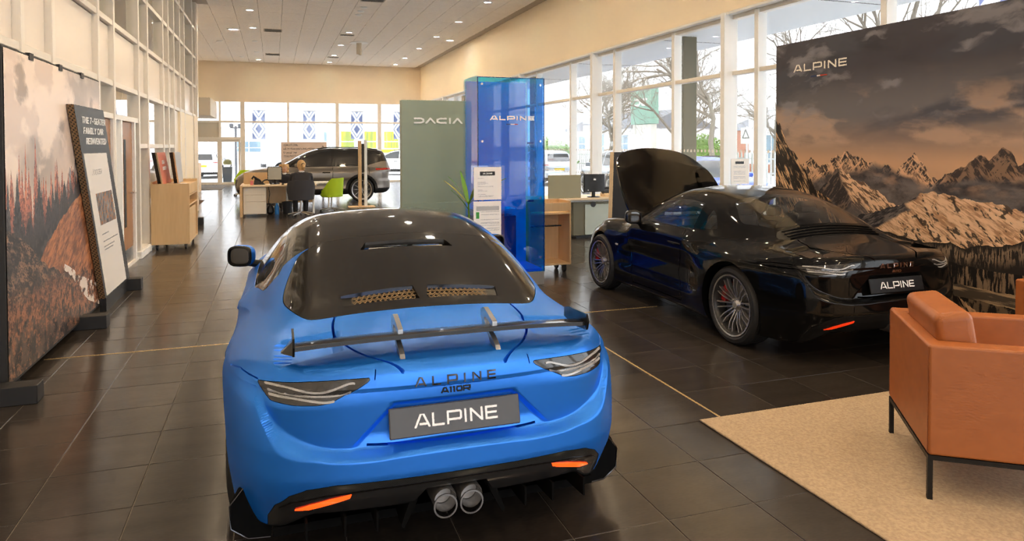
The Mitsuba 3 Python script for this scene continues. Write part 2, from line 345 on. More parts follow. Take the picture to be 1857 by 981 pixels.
def wooden_door(n, y0, y1):
    d = struct(n)
    put('leaf', bb(XL-0.09, XL-0.045, y0, y1, 0.02, 1.99, 0.004), 'mat_doorwood', parent=d)
    ym = y0+0.36*(y1-y0)
    put('vision_panel', bb(XL-0.10, XL-0.040, ym-.07, ym+.07, 0.55, 1.75, 0.003), 'mat_dark', parent=d)
    put('kick_plate', bb(XL-0.05, XL-0.042, y0+.02, y1-.02, 0.03, 0.24, 0.002), 'mat_steel', parent=d)
    h = put('handle', cat([cyl((XL-.045, y1-.1, 1.0), (XL+.02, y1-.1, 1.0), .011, 10), cyl((XL+.015, y1-.1, 1.0), (XL+.015, y1-.24, 1.0), .010, 10)]), 'mat_steel', parent=d)
    put('jamb', cat([bb(XL-.13, XL-.01, y0-.09, y0-.005, 0.02, 2.0), bb(XL-.13, XL-.01, y1+.005, y1+.09, .02, 2.0)]), 'mat_white', False, parent=d)
wooden_door('door_2', 9.14, 9.80); wooden_door('door_3', 10.36, 11.18)
put('panel', bb(XL-0.12, XL-0.07, 9.93, 10.27, 0.02, 1.99, 0.003), 'mat_white', parent=wl)
put('panel', bb(XL-0.12, XL-0.07, 11.28, 11.51, 0.02, 1.99, 0.003), 'mat_dark', parent=wl)
# skirting corner at the door
b_ = struct('baseboard_left'); put(b_, bb(XL-.14, XL+.03, 11.42, 12.3, 0.0, 0.11, 0.01), 'mat_white')
# offices behind the screen
wo = struct('wall_office')
put(wo, cat([bb(-6.4, -6.2, YB, 20.2, 0, 0.9), bb(-6.4, -6.2, YB, 20.2, 2.3, 2.9), bb(-6.4, -6.2, YB, 20.2, 2.9, ZC), bb(-6.4, -6.2, YB, 8.5, 0.9, 2.3), bb(-6.4, XL-.17, 19.75, 20.0, 0, ZC), bb(-6.4, XL-.17, YB, YB+.2, 0, ZC)]), 'mat_cream', False)
put('slab', bb(-6.4, XL-.17, YB, 19.75, 2.55, 2.75), 'mat_cream', False, parent=wo)
put('upper_ceiling', bb(-6.4, XL-.17, YB, 19.75, ZC, ZC+.1), 'mat_ceil', False, parent=wo)
put('lower_floor', bb(-6.4, XL-.17, YB, 19.75, -.1, 0.0), 'mat_grey', False, parent=wo)
put('partition', cat([bb(-6.2, XL-.3, y, y+.1, 0, 2.55) for y in (8.9, 11.9)]+[bb(-6.2, XL-.3, y, y+.1, 2.75, ZC) for y in (3.0, 9.4, 14.8)]), 'mat_panel', False, parent=wo)
# soffit and end pier of the screen, lobby side wall
wb = struct('wall_lobby')
put(wb, cat([bb(-5.2, -3.6, 20.0, YF, 0, ZC)]), 'mat_cream', False)
put('pier', bb(XL-.30, XL+.02, 18.9, 19.75, 0, 2.42, 0.006), 'mat_cream', parent=wb)
put('soffit_box', bb(-3.6, XL+.02, 19.70, 19.95, 2.42, ZC), 'mat_panel', False, parent=wb)
put('bulkhead', bb(-3.6, -2.3, YF-3.5, YF-.3, 2.86, 3.55), 'mat_blind', False, parent=wb)
# wall behind the viewer, glazed
wk = struct('wall_back')
put(wk, cat([bb(-5.2, 7.0, YB-.25, YB, 4.6, ZC+.1), bb(-5.2, -1.6, YB-.25, YB, 0, 4.6), bb(6.4, 7.0, YB-.25, YB, 0, 4.6), bb(-1.6, 6.4, YB-.25, YB, 0, .5)]), 'mat_cream', False)
for x in (-1.6, .4, 2.4, 4.4, 6.34): put('mullion', bb(x, x+.09, YB-.2, YB, .5, 4.6), 'mat_frame', False, parent=wk)
put('transom', bb(-1.6, 6.4, YB-.2, YB, 2.75, 2.83), 'mat_frame', False, parent=wk)

# ceiling lamps
scene['mat_lampglass'] = {'type': 'diffuse', 'reflectance': rgb((0.8, 0.8, 0.8))}
ring = lathe([(0.085, 0.0), (0.125, 0.0), (0.13, -0.006), (0.12, -0.014), (0.09, -0.012), (0.085, 0.0)], 24)
ring_ply = mply(ring, 40)
disc = trimesh.creation.cylinder(radius=0.086, height=0.006, sections=20); disc_ply = mikit.ply(disc, None)
def lamp(x, y, s=1.0, power=225.0):
    if (round(x), round(y)) in DL: k = thing('ceiling_downlight', DL[(round(x), round(y))], 'ceiling light', 'recessed ceiling downlights')
    else: k = num('ceiling__downlight')
    tw = T().translate([x, y, ZC]).scale([s, s*0.9, 1])
    put('trim_ring' if '__' not in k else 'ring', ring_ply, 'mat_white', parent=k, tw=tw)
    e = put('lens', disc_ply, 'mat_lampglass', parent=k, tw=T().translate([x, y, ZC-.006]).scale([s, s*0.9, 1]))
    scene[e]['emitter'] = {'type': 'area', 'radiance': rgb(LAMP*power)}
DL = {}
nth = ('nearest', 'second nearest', 'third nearest', 'fourth nearest', 'fifth nearest', 'farthest')
for x, nm in ((-0.58, 'left'), (2.36, 'middle'), (5.26, 'right')):
    ys = [y for y in (17.32, 20.3, 23.28, 26.28, 29.3, 31.72) if not (x < 0 and y in (17.32, 26.28, 29.3)) and not (x > 2 and x < 3 and y < 23)]
    for i, y in enumerate(ys): DL[(round(x), round(y))] = '%s downlight of the %s row in the ceiling' % ((nth[i] if i < len(ys)-1 else 'farthest'), nm)
    allys = ys+[y for y in (14.3, 11.3, 8.3, 5.3, 2.3, -0.7, -3.7)]
    for y in allys: lamp(x, y)
DL[(round(-1.17), round(23.79))] = 'large oval downlight near the glazed wall, left of a vent'; DL[(round(5.88), round(23.94))] = 'oval downlight standing apart beside the right row'
lamp(-1.17, 23.79, 1.6); lamp(5.88, 23.94, 1.3)
M('mat_ventdark', (0.05, 0.04, 0.035), 0.7)
def vent(x, y, w, d, lab):
    k = thing('ceiling_vent', lab, 'vent')
    put('frame', cat([bb(x-w/2, x+w/2, y-d/2, y-d/2+.03, ZC-.012, ZC), bb(x-w/2, x+w/2, y+d/2-.03, y+d/2, ZC-.012, ZC), bb(x-w/2, x-w/2+.03, y-d/2, y+d/2, ZC-.012, ZC), bb(x+w/2-.03, x+w/2, y-d/2, y+d/2, ZC-.012, ZC)]), 'mat_ceilgrid', False, parent=k)
    put('core', bb(x-w/2+.03, x+w/2-.03, y-d/2+.03, y+d/2-.03, ZC-.004, ZC-.001), 'mat_ventdark', False, parent=k)
    for q in np.arange(y-d/2+.06, y+d/2-.04, .07): put('slat', bx((x, q, ZC-.007), (w-.06, .012, .014), rx=.6), 'mat_grey', False, parent=k)
vent(0.01, 23.63, .56, .56, 'nearer square ceiling vent between left and middle lights'); vent(0.0, 29.75, .56, .56, 'farther square ceiling vent between left and middle lights')
vent(2.35, 23.85, .46, .25, 'dark ceiling slot vent next to a middle row downlight'); vent(2.37, 29.95, .46, .25, 'farther dark slot vent next to a middle row downlight'); vent(2.42, 18.0, .6, .35, 'dark ceiling vent at the top edge of the view')
for x, y, lab in ((-0.59, 26.16, 'round ceiling sensor, nearer of the left pair'), (-0.6, 29.17, 'round ceiling sensor, farther of the left pair'), (2.31, 18.97, 'nearest of three small round ceiling sensors'), (2.3, 20.1, 'third of three small round ceiling sensors'), (2.3, 19.55, 'middle of three small round ceiling sensors'), (-1.22, 30.96, 'small round ceiling speaker near the glazed wall, far end'), (-1.76, 26.53, 'small round ceiling speaker close to the glazed wall')):
    k = thing('ceiling_sensor', lab, 'sensor'); put(k, lathe([(0, -.03), (.06, -.03), (.10, -.012), (.105, 0), (0, 0)], 20, c=(x, y, ZC)), 'mat_white', 40)
k = thing('ceiling_projector_mount', 'white disc with short stem hanging from the ceiling', 'ceiling fitting')
put('plate', lathe([(0, -.03), (.30, -.025), (.32, 0), (0, 0)], 32, c=(2.92, 25.44, ZC)), 'mat_white', 40, parent=k)
put('stem', cat([cyl((2.92, 25.44, ZC-.42), (2.92, 25.44, ZC-.02), .09, 16), cyl((2.95, 25.42, ZC-.46), (2.95, 25.42, ZC-.4), .05, 12)]), 'mat_blind', parent=k)
# ------------------------------------------------------------------ coupe body: an implicit form, ray-cast to a mesh, cut by prisms
from scipy.interpolate import PchipInterpolator as PI_, Akima1DInterpolator as AK_
class spl:
    def __init__(k, pairs):
        a = np.array(pairs, float); a = a[np.argsort(a[:, 0])]
        k.x0, k.x1 = a[0, 0], a[-1, 0]; k.f = PI_(a[:, 0], a[:, 1])
        k.t = np.linspace(k.x0, k.x1, 2000); k.y = k.f(k.t)
    def __call__(k, x): return np.interp(x, k.t, k.y)
def sstep(a, b, x):
    t = np.clip((x-a)/(b-a), 0, 1); return t*t*(3-2*t)
class Coupe:
    Wp = spl([(-1.1, .80), (-.8, .845), (-.5, .885), (-.2, .908), (.1, .914), (.4, .900), (.8, .868), (1.2, .858), (1.6, .860), (2.0, .872), (2.42, .888), (2.75, .872), (3.05, .80), (3.3, .70)])
    vh = spl([(.10, -.055), (.2, -.022), (.3, -.008), (.42, -.002), (.56, 0), (.64, -.010), (.70, -.034), (.76, -.085), (.81, -.145), (.86, -.23), (.92, -.34)])
    vd = spl([(.10, -.07), (.18, -.035), (.28, -.022), (.38, -.05), (.5, -.052), (.60, -.028), (.69, -.005), (.76, -.004), (.82, -.03), (.9, -.09)])
    hw = spl([(-.2, 1), (.35, 1), (.75, 0), (1.7, 0), (2.1, 1), (3, 1)])
    Zc = spl([(-1.0, .80), (-.82, .815), (-.7, .822), (-.5, .842), (-.28, .872), (0, .88), (.5, .87), (1.0, .86), (1.7, .865), (2.0, .852), (2.2, .83), (2.42, .80), (2.7, .745), (3.0, .655), (3.2, .57), (3.35, .47)])
    Zs = spl([(-1.0, .785), (-.8, .795), (-.6, .81), (-.3, .832), (0, .85), (.3, .858), (.7, .852), (1.2, .845), (1.7, .84), (2.1, .828), (2.42, .81), (2.7, .765), (3.0, .67), (3.3, .5)])
    Tz = spl([(.10, -.68), (.2, -.755), (.27, -.805), (.34, -.852), (.42, -.874), (.50, -.874), (.56, -.868), (.62, -.860), (.70, -.848), (.775, -.838), (.80, -.828), (.83, -.80), (.9, -.70)])
    Zcr = spl([(0, .500), (.2, .496), (.33, .490), (.45, .494), (.54, .510), (.62, .535), (.67, .570), (.71, .640), (.74, .70)])
    Tx = spl([(0, 0), (.2, .004), (.4, .02), (.55, .05), (.64, .09), (.71, .15), (.77, .23), (.82, .33), (.86, .46), (.9, .65)])
    Nz = spl([(.1, 3.0), (.2, 3.2), (.35, 3.27), (.48, 3.27), (.6, 3.2), (.72, 3.0)])
    Nx = spl([(0, 0), (.3, .03), (.5, .1), (.65, .2), (.78, .38), (.86, .6), (.92, .9)])
    Zb = spl([(-1.0, .265), (-.75, .245), (-.5, .20), (-.1, .13), (2.8, .13), (3.1, .15), (3.3, .19)])
    Rc = spl([(-1.2, .2), (-.75, .62), (-.5, .765), (-.28, .885), (-.02, 1.01), (.23, 1.113), (.5, 1.195), (.75, 1.238), (.95, 1.250), (1.15, 1.243), (1.35, 1.205), (1.55, 1.12), (1.8, .985), (2.05, .845), (2.25, .73), (2.9, .3)])
    Gb = spl([(-.7, .50), (-.5, .56), (-.28, .625), (0, .68), (.25, .715), (.6, .75), (1.0, .762), (1.5, .755), (1.8, .735), (2.05, .69), (2.3, .62)])
    def low(c, x, s, z):
        x = np.abs(x); h = c.hw(s)
        W = c.Wp(s)+c.vh(z)*h+c.vd(z)*(1-h)
        side = (x-W)*.96
        cr = sstep(.25, .78, x)
        dip = .024*sstep(0, .05, np.minimum(np.minimum(x-.40, .66-x), np.minimum(s+.64+.25*(x-.5), -.38-s)))
        top = (z-(c.Zc(s)*(1-cr)+c.Zs(s)*cr)+dip+.05*np.maximum(x-.62, 0)**2*4)*.97
        # raised spine of the deck lid, hollow for the plate, hollow under the lamps
        hollow = .020*sstep(-.012, .025, (.25+.95*np.maximum(.66-z, 0))-x)*sstep(.680, .655, z)*sstep(.485, .56, z)
        zc = c.Zcr(x); wc = .021+.028*sstep(.50, .68, x); scoop = .052*sstep(zc-wc, zc+wc, z)*np.clip((.735-z)/np.maximum(.735-zc, .02), 0, 1)**.85*sstep(.80, .70, x)
        tail = ((c.Tz(z)+c.Tx(x)*(1+.75*sstep(.66, .82, z))+hollow+scoop)-s)*.85
        nose = (s-(c.Nz(z)-c.Nx(x)))*.85
        kb = sstep(.52, .70, x)*sstep(.3, -.3, s); bot = c.Zb(s)*(1-kb)+.145*kb-z
        f = smax(side, top, .10)
        f = smax(f, tail, np.where(z > .72, .03, .14))
        f = smax(f, nose, .16)
        return smax(f, bot, .03)
    def cab(c, x, s, z):
        x = np.abs(x)
        gs = (x-(c.Gb(s)-(z-.88)*.62-np.maximum(z-1.05, 0)**2*.7))*.85
        sl = (c.Rc(s+.01)-c.Rc(s-.01))/.02
        gt = (z-(c.Rc(s)-.16*x**2))/np.sqrt(1+sl**2)
        return np.maximum(smax(gs, gt, .13), .80-z)
    def F(c, x, s, z): return smin(c.low(x, s, z), c.cab(x, s, z), .05)
    def P(c, p): return c.F(p[..., 0], p[..., 1], p[..., 2])
    def grad(c, p, e=.002):
        g = np.stack([c.P(p+d)-c.P(p-d) for d in np.eye(3)*e], -1); return g/(np.linalg.norm(g, axis=-1, keepdims=True)+1e-12)
    def cast(c, o, d, off=0.0, t1=3.0, ns=90):
        lo = np.zeros(o.shape[:-1]); hi = np.full(o.shape[:-1], np.nan)
        ts = np.linspace(0, t1, ns); found = np.zeros(lo.shape, bool)
        for a, b in zip(ts[:-1], ts[1:]):
            v = c.P(o+d*b)+off > 0; new = v & ~found; lo[new], hi[new] = a, b; found |= new
        hi = np.where(found, hi, t1)
        for _ in range(26):
            m = (lo+hi)/2; v = c.P(o+d*m[..., None])+off > 0; hi = np.where(v, m, hi); lo = np.where(v, lo, m)
        return o+d*((lo+hi)/2)[..., None]
    def solid(c, off=0.0, ns=130, nf=44, na=260, zax=.64, nr=None):
        s0, s1 = -.36, 2.75
        ss = np.linspace(s0, s1, ns); aa = np.linspace(-PI/2, PI/2, 700)
        def dirs(a): return np.stack([np.cos(a), 0*a, np.sin(a)], -1)
        O = np.stack([0*ss, ss, 0*ss+zax], -1)[:, None]
        pts = c.cast(np.broadcast_to(O, (ns, 700, 3)), np.broadcast_to(dirs(aa)[None], (ns, 700, 3)), off)
        g = c.grad(pts); L = np.zeros((ns, 700))
        turn = np.linalg.norm(np.diff(g, axis=1), axis=-1); L[:, 1:] = np.cumsum(np.linalg.norm(np.diff(pts, axis=1), axis=-1)+.06*turn, 1)
        from scipy.ndimage import gaussian_filter1d
        A = np.stack([np.interp(np.linspace(0, L[i, -1], na), L[i], aa) for i in range(ns)]); A = gaussian_filter1d(A, 2.0, axis=0, mode='nearest')
        rows = []
        def row(o, a, el, sign):
            d = dirs(a)*np.cos(el); d[:, 1] = sign*np.sin(el); rows.append((np.broadcast_to(o, d.shape), d))
        for el in np.linspace(PI/2, 0, nr or nf, endpoint=False)[1:]: row(O[0], A[0], el, -1)
        for i in range(ns): row(O[i], A[i], 0, 1)
        for el in np.linspace(0, PI/2, nf)[1:-1]: row(O[-1], A[-1], el, 1)
        o = np.stack([r[0] for r in rows]); d = np.stack([r[1] for r in rows])
        half = c.cast(o, d, off); R = len(rows)
        mir = half[:, 1:-1][:, ::-1]*np.array([-1, 1, 1]); half[:, [0, -1], 0] = 0
        ring = np.concatenate([half, mir], 1); n = ring.shape[1]
        pole0 = c.cast(O[0], np.array([[0, -1.0, 0]]), off); pole1 = c.cast(O[-1], np.array([[0, 1.0, 0]]), off)
        v = np.vstack([ring.reshape(-1, 3), pole0, pole1])
        i, j = np.meshgrid(np.arange(R-1), np.arange(n), indexing='ij'); j2 = (j+1) % n
        q = np.stack([i*n+j, (i+1)*n+j, (i+1)*n+j2, i*n+j2], -1).reshape(-1, 4)
        f = np.vstack([q[:, [0, 1, 2]], q[:, [0, 2, 3]]]); j = np.arange(n); j2 = (j+1) % n
        f = np.vstack([f, np.c_[j*0+R*n, j, j2], np.c_[j*0+R*n+1, (R-1)*n+j2, (R-1)*n+j]])
        m = trimesh.Trimesh(v, f, process=False)
        if m.volume < 0: m.invert()
        return m
    # surface points seen along each axis
    def rear(c, x, z): x, z = np.broadcast_arrays(np.asarray(x, float), np.asarray(z, float)); return c.cast(np.stack([x, 0*x-.30, z], -1), np.broadcast_to([0, -1.0, 0], x.shape+(3,)), 0, 1.0, 25)
    def over(c, x, s): x, s = np.broadcast_arrays(np.asarray(x, float), np.asarray(s, float)); return c.cast(np.stack([x, s, 0*x+.6], -1), np.broadcast_to([0, 0, 1.0], x.shape+(3,)), 0, 1.0, 25)
    def flank(c, s, z, sg=-1): s, z = np.broadcast_arrays(np.asarray(s, float), np.asarray(z, float)); return c.cast(np.stack([0*s, s, z], -1), np.broadcast_to([sg*1.0, 0, 0], s.shape+(3,)), 0, 1.2, 25)
def man(m): return manifold3d.Manifold(manifold3d.Mesh(vert_properties=np.asarray(m.vertices, np.float32), tri_verts=np.asarray(m.faces, np.uint32)))
def unman(m):
    q = m.to_mesh(); return trimesh.Trimesh(np.asarray(q.vert_properties[:, :3], float), np.asarray(q.tri_verts), process=False)
def prism(poly, axis, a, b):
    """shapely polygon extruded along an axis: 'y' (poly in x,z), 'z' (poly in x,y), 'x' (poly in y,z)"""
    m = extr(poly, abs(b-a)); lo = min(a, b)
    if axis == 'z': m.apply_translation([0, 0, lo])
    elif axis == 'y': m = frame3(m, (0, lo, 0), (1, 0, 0), (0, 0, 1), (0, 1, 0))
    else: m = frame3(m, (lo, 0, 0), (0, 1, 0), (0, 0, 1), (1, 0, 0))
    if m.volume < 0: m.invert()
    return man(m)
def bothsides(P): return [P, Polygon([(-x, y) for x, y in P.exterior.coords][::-1])]
def rounded(pts, r, n=6):
    return Polygon(pts).buffer(-r, join_style='round', quad_segs=n).buffer(r, join_style='round', quad_segs=n)
def smoothclosed(pts, n=10):
    p = np.array(pts, float); t = np.arange(len(p)+1); from scipy.interpolate import CubicSpline
    q = CubicSpline(t, np.vstack([p, p[:1]]), bc_type='periodic')(np.linspace(0, len(p), n*len(p), endpoint=False)); return Polygon(q).buffer(0)
def surfnormals(c, m, thresh=.004, ang=35):
    """split vertices at creases; where a vertex lies on the body use the body's own gradient as the normal"""
    v, f, n = fastsmooth(m, ang)
    on = np.abs(c.P(v)) < thresh; g = c.grad(v); ok = on & ((g*n).sum(1) > .75); n = np.where(ok[:, None], g, n)
    return v, f, n
# ------------------------------------------------------------------ two coupes from one form
M('mat_blue', (0.004, 0.195, 0.80), 0.36, metal=0.70, spec=0.8, coat=1.0, coat_gloss=.6)
M('mat_black', (0.003, 0.003, 0.0032), 0.035, spec=0.32)
M('mat_carbon', proc(lambda p, n, uv: mix((0.004, 0.004, 0.004), (0.02, 0.02, 0.02), smoothstep(-.2, .2, dr.sin(p.x*800)*dr.sin(p.z*800+p.y*200)))), 0.12, coat=1.0)
M('mat_roofblack', (0.0045, 0.004, 0.0035), 0.05, spec=0.6, coat=1.0, coat_gloss=1.0)
M('mat_blacktrim', (0.006, 0.006, 0.006), 0.4, spec=.3)
M('mat_rubber', (0.012, 0.012, 0.012), 0.6)
M('mat_lampdark', (0.012, 0.011, 0.010), 0.05, spec=0.6, coat=1.0)
M('mat_lampstrip', (0.42, 0.41, 0.40), 0.2, metal=0.3)
M('mat_chrome', (0.75, 0.75, 0.75), 0.08, metal=1.0)
M('mat_darkchrome', (0.10, 0.10, 0.11), 0.12, metal=1.0)
M('mat_bronze', (.32, .22, .12), .35, metal=.6)
M('mat_mirrordark', (.09, .09, .09), .05, metal=1.0)
M('mat_bonnetslot', (.001, .001, .001), 1.0, spec=0.0)
M('mat_matteblack', (.004, .004, .004), .95, spec=.05)
M('mat_exhaust', (0.34, 0.33, 0.32), 0.38, metal=0.9)
M('mat_plate', (0.055, 0.055, 0.058), 0.35)
M('mat_whiteprint', (0.86, 0.86, 0.86), 0.4)
M('mat_rimsilver', (0.60, 0.59, 0.58), 0.22, metal=0.9)
M('mat_rimdark', (0.02, 0.02, 0.02), 0.3)
M('mat_caliper', (0.45, 0.012, 0.012), 0.35)
M('mat_disc', (0.32, 0.31, 0.30), 0.3, metal=1.0)
M('mat_seat', (0.02, 0.02, 0.021), 0.75)
M('mat_redlamp', (0.35, 0.01, 0.005), 0.1, coat=1.0)
M('mat_silver', (0.55, 0.56, 0.57), 0.22, metal=0.9)
glassmat('mat_carglass', (0.42, 0.44, 0.42)); glassmat('mat_sideglass', (0.62, 0.65, 0.63))
CP = Coupe()
B_full = CP.solid(nr=190, na=300); B_in = CP.solid(.026, 90, 30, 180)
mB, mI = man(B_full), man(B_in)
cav = mI ^ man(bb(-.9, .9, -.12, 2.12, .62, 1.4))
for s in (-1, 1):
    for (yy, zz, r) in ((0, .325, .362), (2.42, .315, .348)):
        mB = mB - man(cyl((s*.54, yy, zz), (s*1.1, yy, zz), r, 64))
mB = mB-cav
# shared outlines
DOORW = rounded([(1.66, .868), (1.53, .925), (1.37, 1.05), (1.17, 1.118), (.95, 1.125), (.735, 1.105), (.715, .895), (.70, .868)], .012)
QTR = rounded([(.615, .885), (.60, .95), (.565, 1.06), (.50, 1.025), (.395, .915), (.40, .90)], .012)
LAMP_L = rounded([(-.735, .742), (-.66, .755), (-.55, .766), (-.42, .773), (-.318, .775), (-.335, .758), (-.365, .740), (-.475, .686), (-.52, .680), (-.60, .680), (-.685, .688), (-.715, .712)], .006)
WIND = smoothclosed([(-.50, 1.42), (0, 1.37), (.50, 1.42), (.60, 1.70), (.63, 1.95), (.3, 2.03), (0, 2.05), (-.3, 2.03), (-.63, 1.95), (-.60, 1.70)])
PANEL = smoothclosed([(-.50, .36), (-.25, .385), (0, .39), (.25, .385), (.50, .36), (.585, .25), (.632, .06), (.612, -.08), (.545, -.215), (.44, -.255), (.2, -.262), (0, -.263), (-.2, -.262), (-.44, -.255), (-.545, -.215), (-.612, -.08), (-.632, .06), (-.585, .25)])
ROOFSIDE = Polygon([(2.12, .852), (1.80, .868), (1.66, .853), (.69, .855), (.60, .868), (.42, .885), (.365, .915), (.315, .985), (.36, 1.02), (.36, 1.4), (2.12, 1.4)])
REARGLASS = smoothclosed([(-.44, .45), (0, .48), (.44, .45), (.54, .36), (.61, .22), (.60, .10), (.52, -.03), (.40, -.075), (0, -.085), (-.40, -.075), (-.52, -.03), (-.60, .10), (-.61, .22), (-.54, .36)])
DIFF = Polygon([(-1.0, -.1), (-.70, -.1), (-.70, .22), (-.672, .295), (-.62, .352), (-.56, .382), (-.46, .396), (.46, .396), (.56, .382), (.62, .352), (.672, .295), (.70, .22), (.70, -.1), (1.0, -.1)])
DIFF = DIFF.buffer(.02).buffer(-.02)
def sheet(piece, tol=.004):
    m = unman(piece); cen = m.triangles_center; keep = np.abs(CP.P(cen)) < tol
    q = m.submesh([keep], append=True, repair=False); v = np.asarray(q.vertices); return v, np.asarray(q.faces), CP.grad(v)
class Car:
    def __init__(k, key, mat, X, Y, yaw):
        k.key, k.mat, k.B = key, mat, mB; k.tw = TW(X, Y, 0, math.radians(yaw))
    def put(k, name, mesh, mat, smooth=30, parent=None, **m): return put(name, mesh, mat, smooth, parent=parent or k.key, tw=k.tw, **m)
    def solidpart(k, name, piece, mat, parent=None, **m):
        if piece.num_tri() == 0: return None
        v, f, n = surfnormals(CP, unman(piece)); return put(name, plyn(v, f, n), mat, parent=parent or k.key, tw=k.tw, **m)
    def cut(k, poly, axis, a, b, gap=.0025):
        if gap > 0:
            pc = k.B ^ prism(poly.buffer(-gap), axis, a, b)
        else: pc = k.B ^ prism(poly, axis, a, b)
        k.B = k.B - prism(poly, axis, a, b); return pc
    def glass(k, name, poly, axis, a, b, mat):
        pc = k.B ^ prism(poly.buffer(-.001), axis, a, b); k.B = k.B-prism(poly, axis, a, b)
        if pc.num_tri():
            v, f, n = sheet(pc); return put(name, plyn(v, f, n), mat, parent=k.key, tw=k.tw)
    def groove(k, pts, axis, a, b, w=.004): k.B = k.B-prism(LineString(pts).buffer(w, cap_style='flat'), axis, a, b)
    def conform_rear(k, name, poly, h, mat, parent=None, x=0, z=0, sub=None):
        m = extr(poly, .01)
        if sub: m = m.subdivide_to_size(sub)
        v = m.vertices; px, pz, t = v[:, 0]+x, v[:, 1]+z, v[:, 2]
        P = CP.rear(px, pz); n = CP.grad(P); P = P+n*((t > .005)*h-(t <= .005)*.003)[:, None]
        return k.put(name, trimesh.Trimesh(P, m.faces, process=False), mat, 25, parent=parent)

def wheel_meshes(R, W, nsp=20):
    """axis along x, outer face at +x"""
    h = W/2
    tyre = lathe([(R-.066, -h+.012), (R-.045, -h), (R-.018, -h+.006), (R, -h+.035), (R+.001, 0), (R, h-.035), (R-.018, h-.006), (R-.045, h), (R-.066, h-.012), (R-.085, h-.03), (R-.085, -h+.03), (R-.066, -h+.012)], 64, 'x')
    tread = cat([lathe([(R-.002, q-.003), (R+.003, q-.002), (R+.003, q+.002), (R-.002, q+.003)], 64, 'x') for q in (-.06, -.02, .02, .06)])
    ri = R-.074
    rim = lathe([(ri, -h+.02), (ri+.008, -h+.012), (ri-.02, -h+.05), (ri-.035, 0), (ri-.03, h-.04), (ri-.012, h-.012), (ri+.008, h-.008), (ri+.004, h-.018), (ri-.004, h-.03), (ri-.022, 0), (ri-.008, -h+.05), (ri, -h+.02)], 64, 'x')
    sp = []
    for i in range(nsp):
        a = 2*PI*i/nsp; off = (.055 if i % 2 else -.055)
        b = a-off*.9
        p0 = np.array([h-.075, .045*math.cos(a+off*2.2), .045*math.sin(a+off*2.2)]); p2 = np.array([h-.03, (ri-.012)*math.cos(b), (ri-.012)*math.sin(b)]); p1 = (p0*.45+p2*.55)+np.array([.018, 0, 0])
        d = (p2-p0); d /= np.linalg.norm(d); t = np.cross([1, 0, 0], d); t /= np.linalg.norm(t)
        V = []
        for p, w in ((p0, .0062), (p1, .0045), (p2, .0052)):
            for sx, sw in ((0, -1), (0, 1), (-.03, 1), (-.03, -1)): V.append(p+np.array([sx, 0, 0])+t*w*sw*(1.0 if sx == 0 else 1.3))
        Fc = []
        for q in (0, 1):
            for j in range(4):
                a0, a1 = q*4+j, q*4+(j+1) % 4; Fc += [[a0, a1, a1+4], [a0, a1+4, a0+4]]
        Fc += [[0, 2, 1], [0, 3, 2], [8, 9, 10], [8, 10, 11]]
        m = trimesh.Trimesh(V, Fc, process=False)
        if m.volume < 0: m.invert()
        sp.append(m)
    hub = lathe([(0, h-.045), (.028, h-.047), (.034, h-.055), (.05, h-.07), (.055, h-.10), (0, h-.10)], 24, 'x')
    nuts = [cyl((h-.072, .056*math.cos(a), .056*math.sin(a)), (h-.058, .056*math.cos(a), .056*math.sin(a)), .009, 6) for a in np.arange(5)*2*PI/5]
    disc = lathe([(.06, -.005), (ri-.055, -.005), (ri-.055, .012), (.06, .012), (.06, -.005)], 48, 'x')
    back = lathe([(0, -h+.05), (ri-.03, -h+.05), (ri-.03, -h+.06), (0, -h+.06)], 32, 'x')
    cal = []
    a0 = -.45
    for t_ in np.linspace(-.38, .38, 9):
        a = a0+t_; cal.append(bx((.015, (ri-.058)*math.cos(a), (ri-.058)*math.sin(a)), (.07, .055, .03), .006, rx=a))
    lip = lathe([(ri-.006, h-.012), (ri+.007, h-.009), (ri+.006, h-.005), (ri-.006, h-.008), (ri-.006, h-.012)], 64, 'x')
    return dict(tyre=cat([tyre, tread]), rim=rim, lip=lip, spokes=sp, hub=cat([hub]+nuts), disc=disc, back=back, caliper=cat(cal))
def shared(m, sm=30): return mply(m, sm)
WH = {}
for nm, R, W in (('r', .322, .235), ('f', .311, .205)):
    q = wheel_meshes(R, W); WH[nm] = {k_: ([shared(x) for x in v_] if isinstance(v_, list) else shared(v_)) for k_, v_ in q.items()}
def add_wheels(car, X, Y, yaw, spoke_mat):
    base = TW(X, Y, 0, math.radians(yaw))
    for nm, R, yy, xx in (('r', .322, 0, .755), ('f', .311, 2.42, .785)):
        for sg in (-1, 1):
            tw = base @ T().translate([sg*xx, yy, R]).rotate([0, 0, 1], 0 if sg > 0 else 180)
            w = WH[nm]; k = put('wheel', w['tyre'], 'mat_rubber', parent=car.key, tw=tw)
            put('rim', w['rim'], 'mat_rimdark', parent=k, tw=tw); put('lip', w['lip'], spoke_mat, parent=k, tw=tw); put('brake_disc', w['disc'], 'mat_disc', parent=k, tw=tw)
            put('hub', w['hub'], spoke_mat, parent=k, tw=tw); put('liner', w['back'], 'mat_rimdark', parent=k, tw=tw)
            put('brake_caliper', w['caliper'], 'mat_caliper', parent=k, tw=tw @ T().rotate([1, 0, 0], 0 if sg > 0 else 180), label='red brake caliper')
            for s_ in w['spokes']: put('spoke', s_, spoke_mat, parent=k, tw=tw)
def lampstrip(pts, w=.010):
    return LineString(np.array(pts)).buffer(w/2, cap_style='round', join_style='round')
def curve(pts, n=24):
    p = np.array(pts); t = np.linspace(0, 1, len(p)); from scipy.interpolate import CubicSpline
    return CubicSpline(t, p)(np.linspace(0, 1, n))
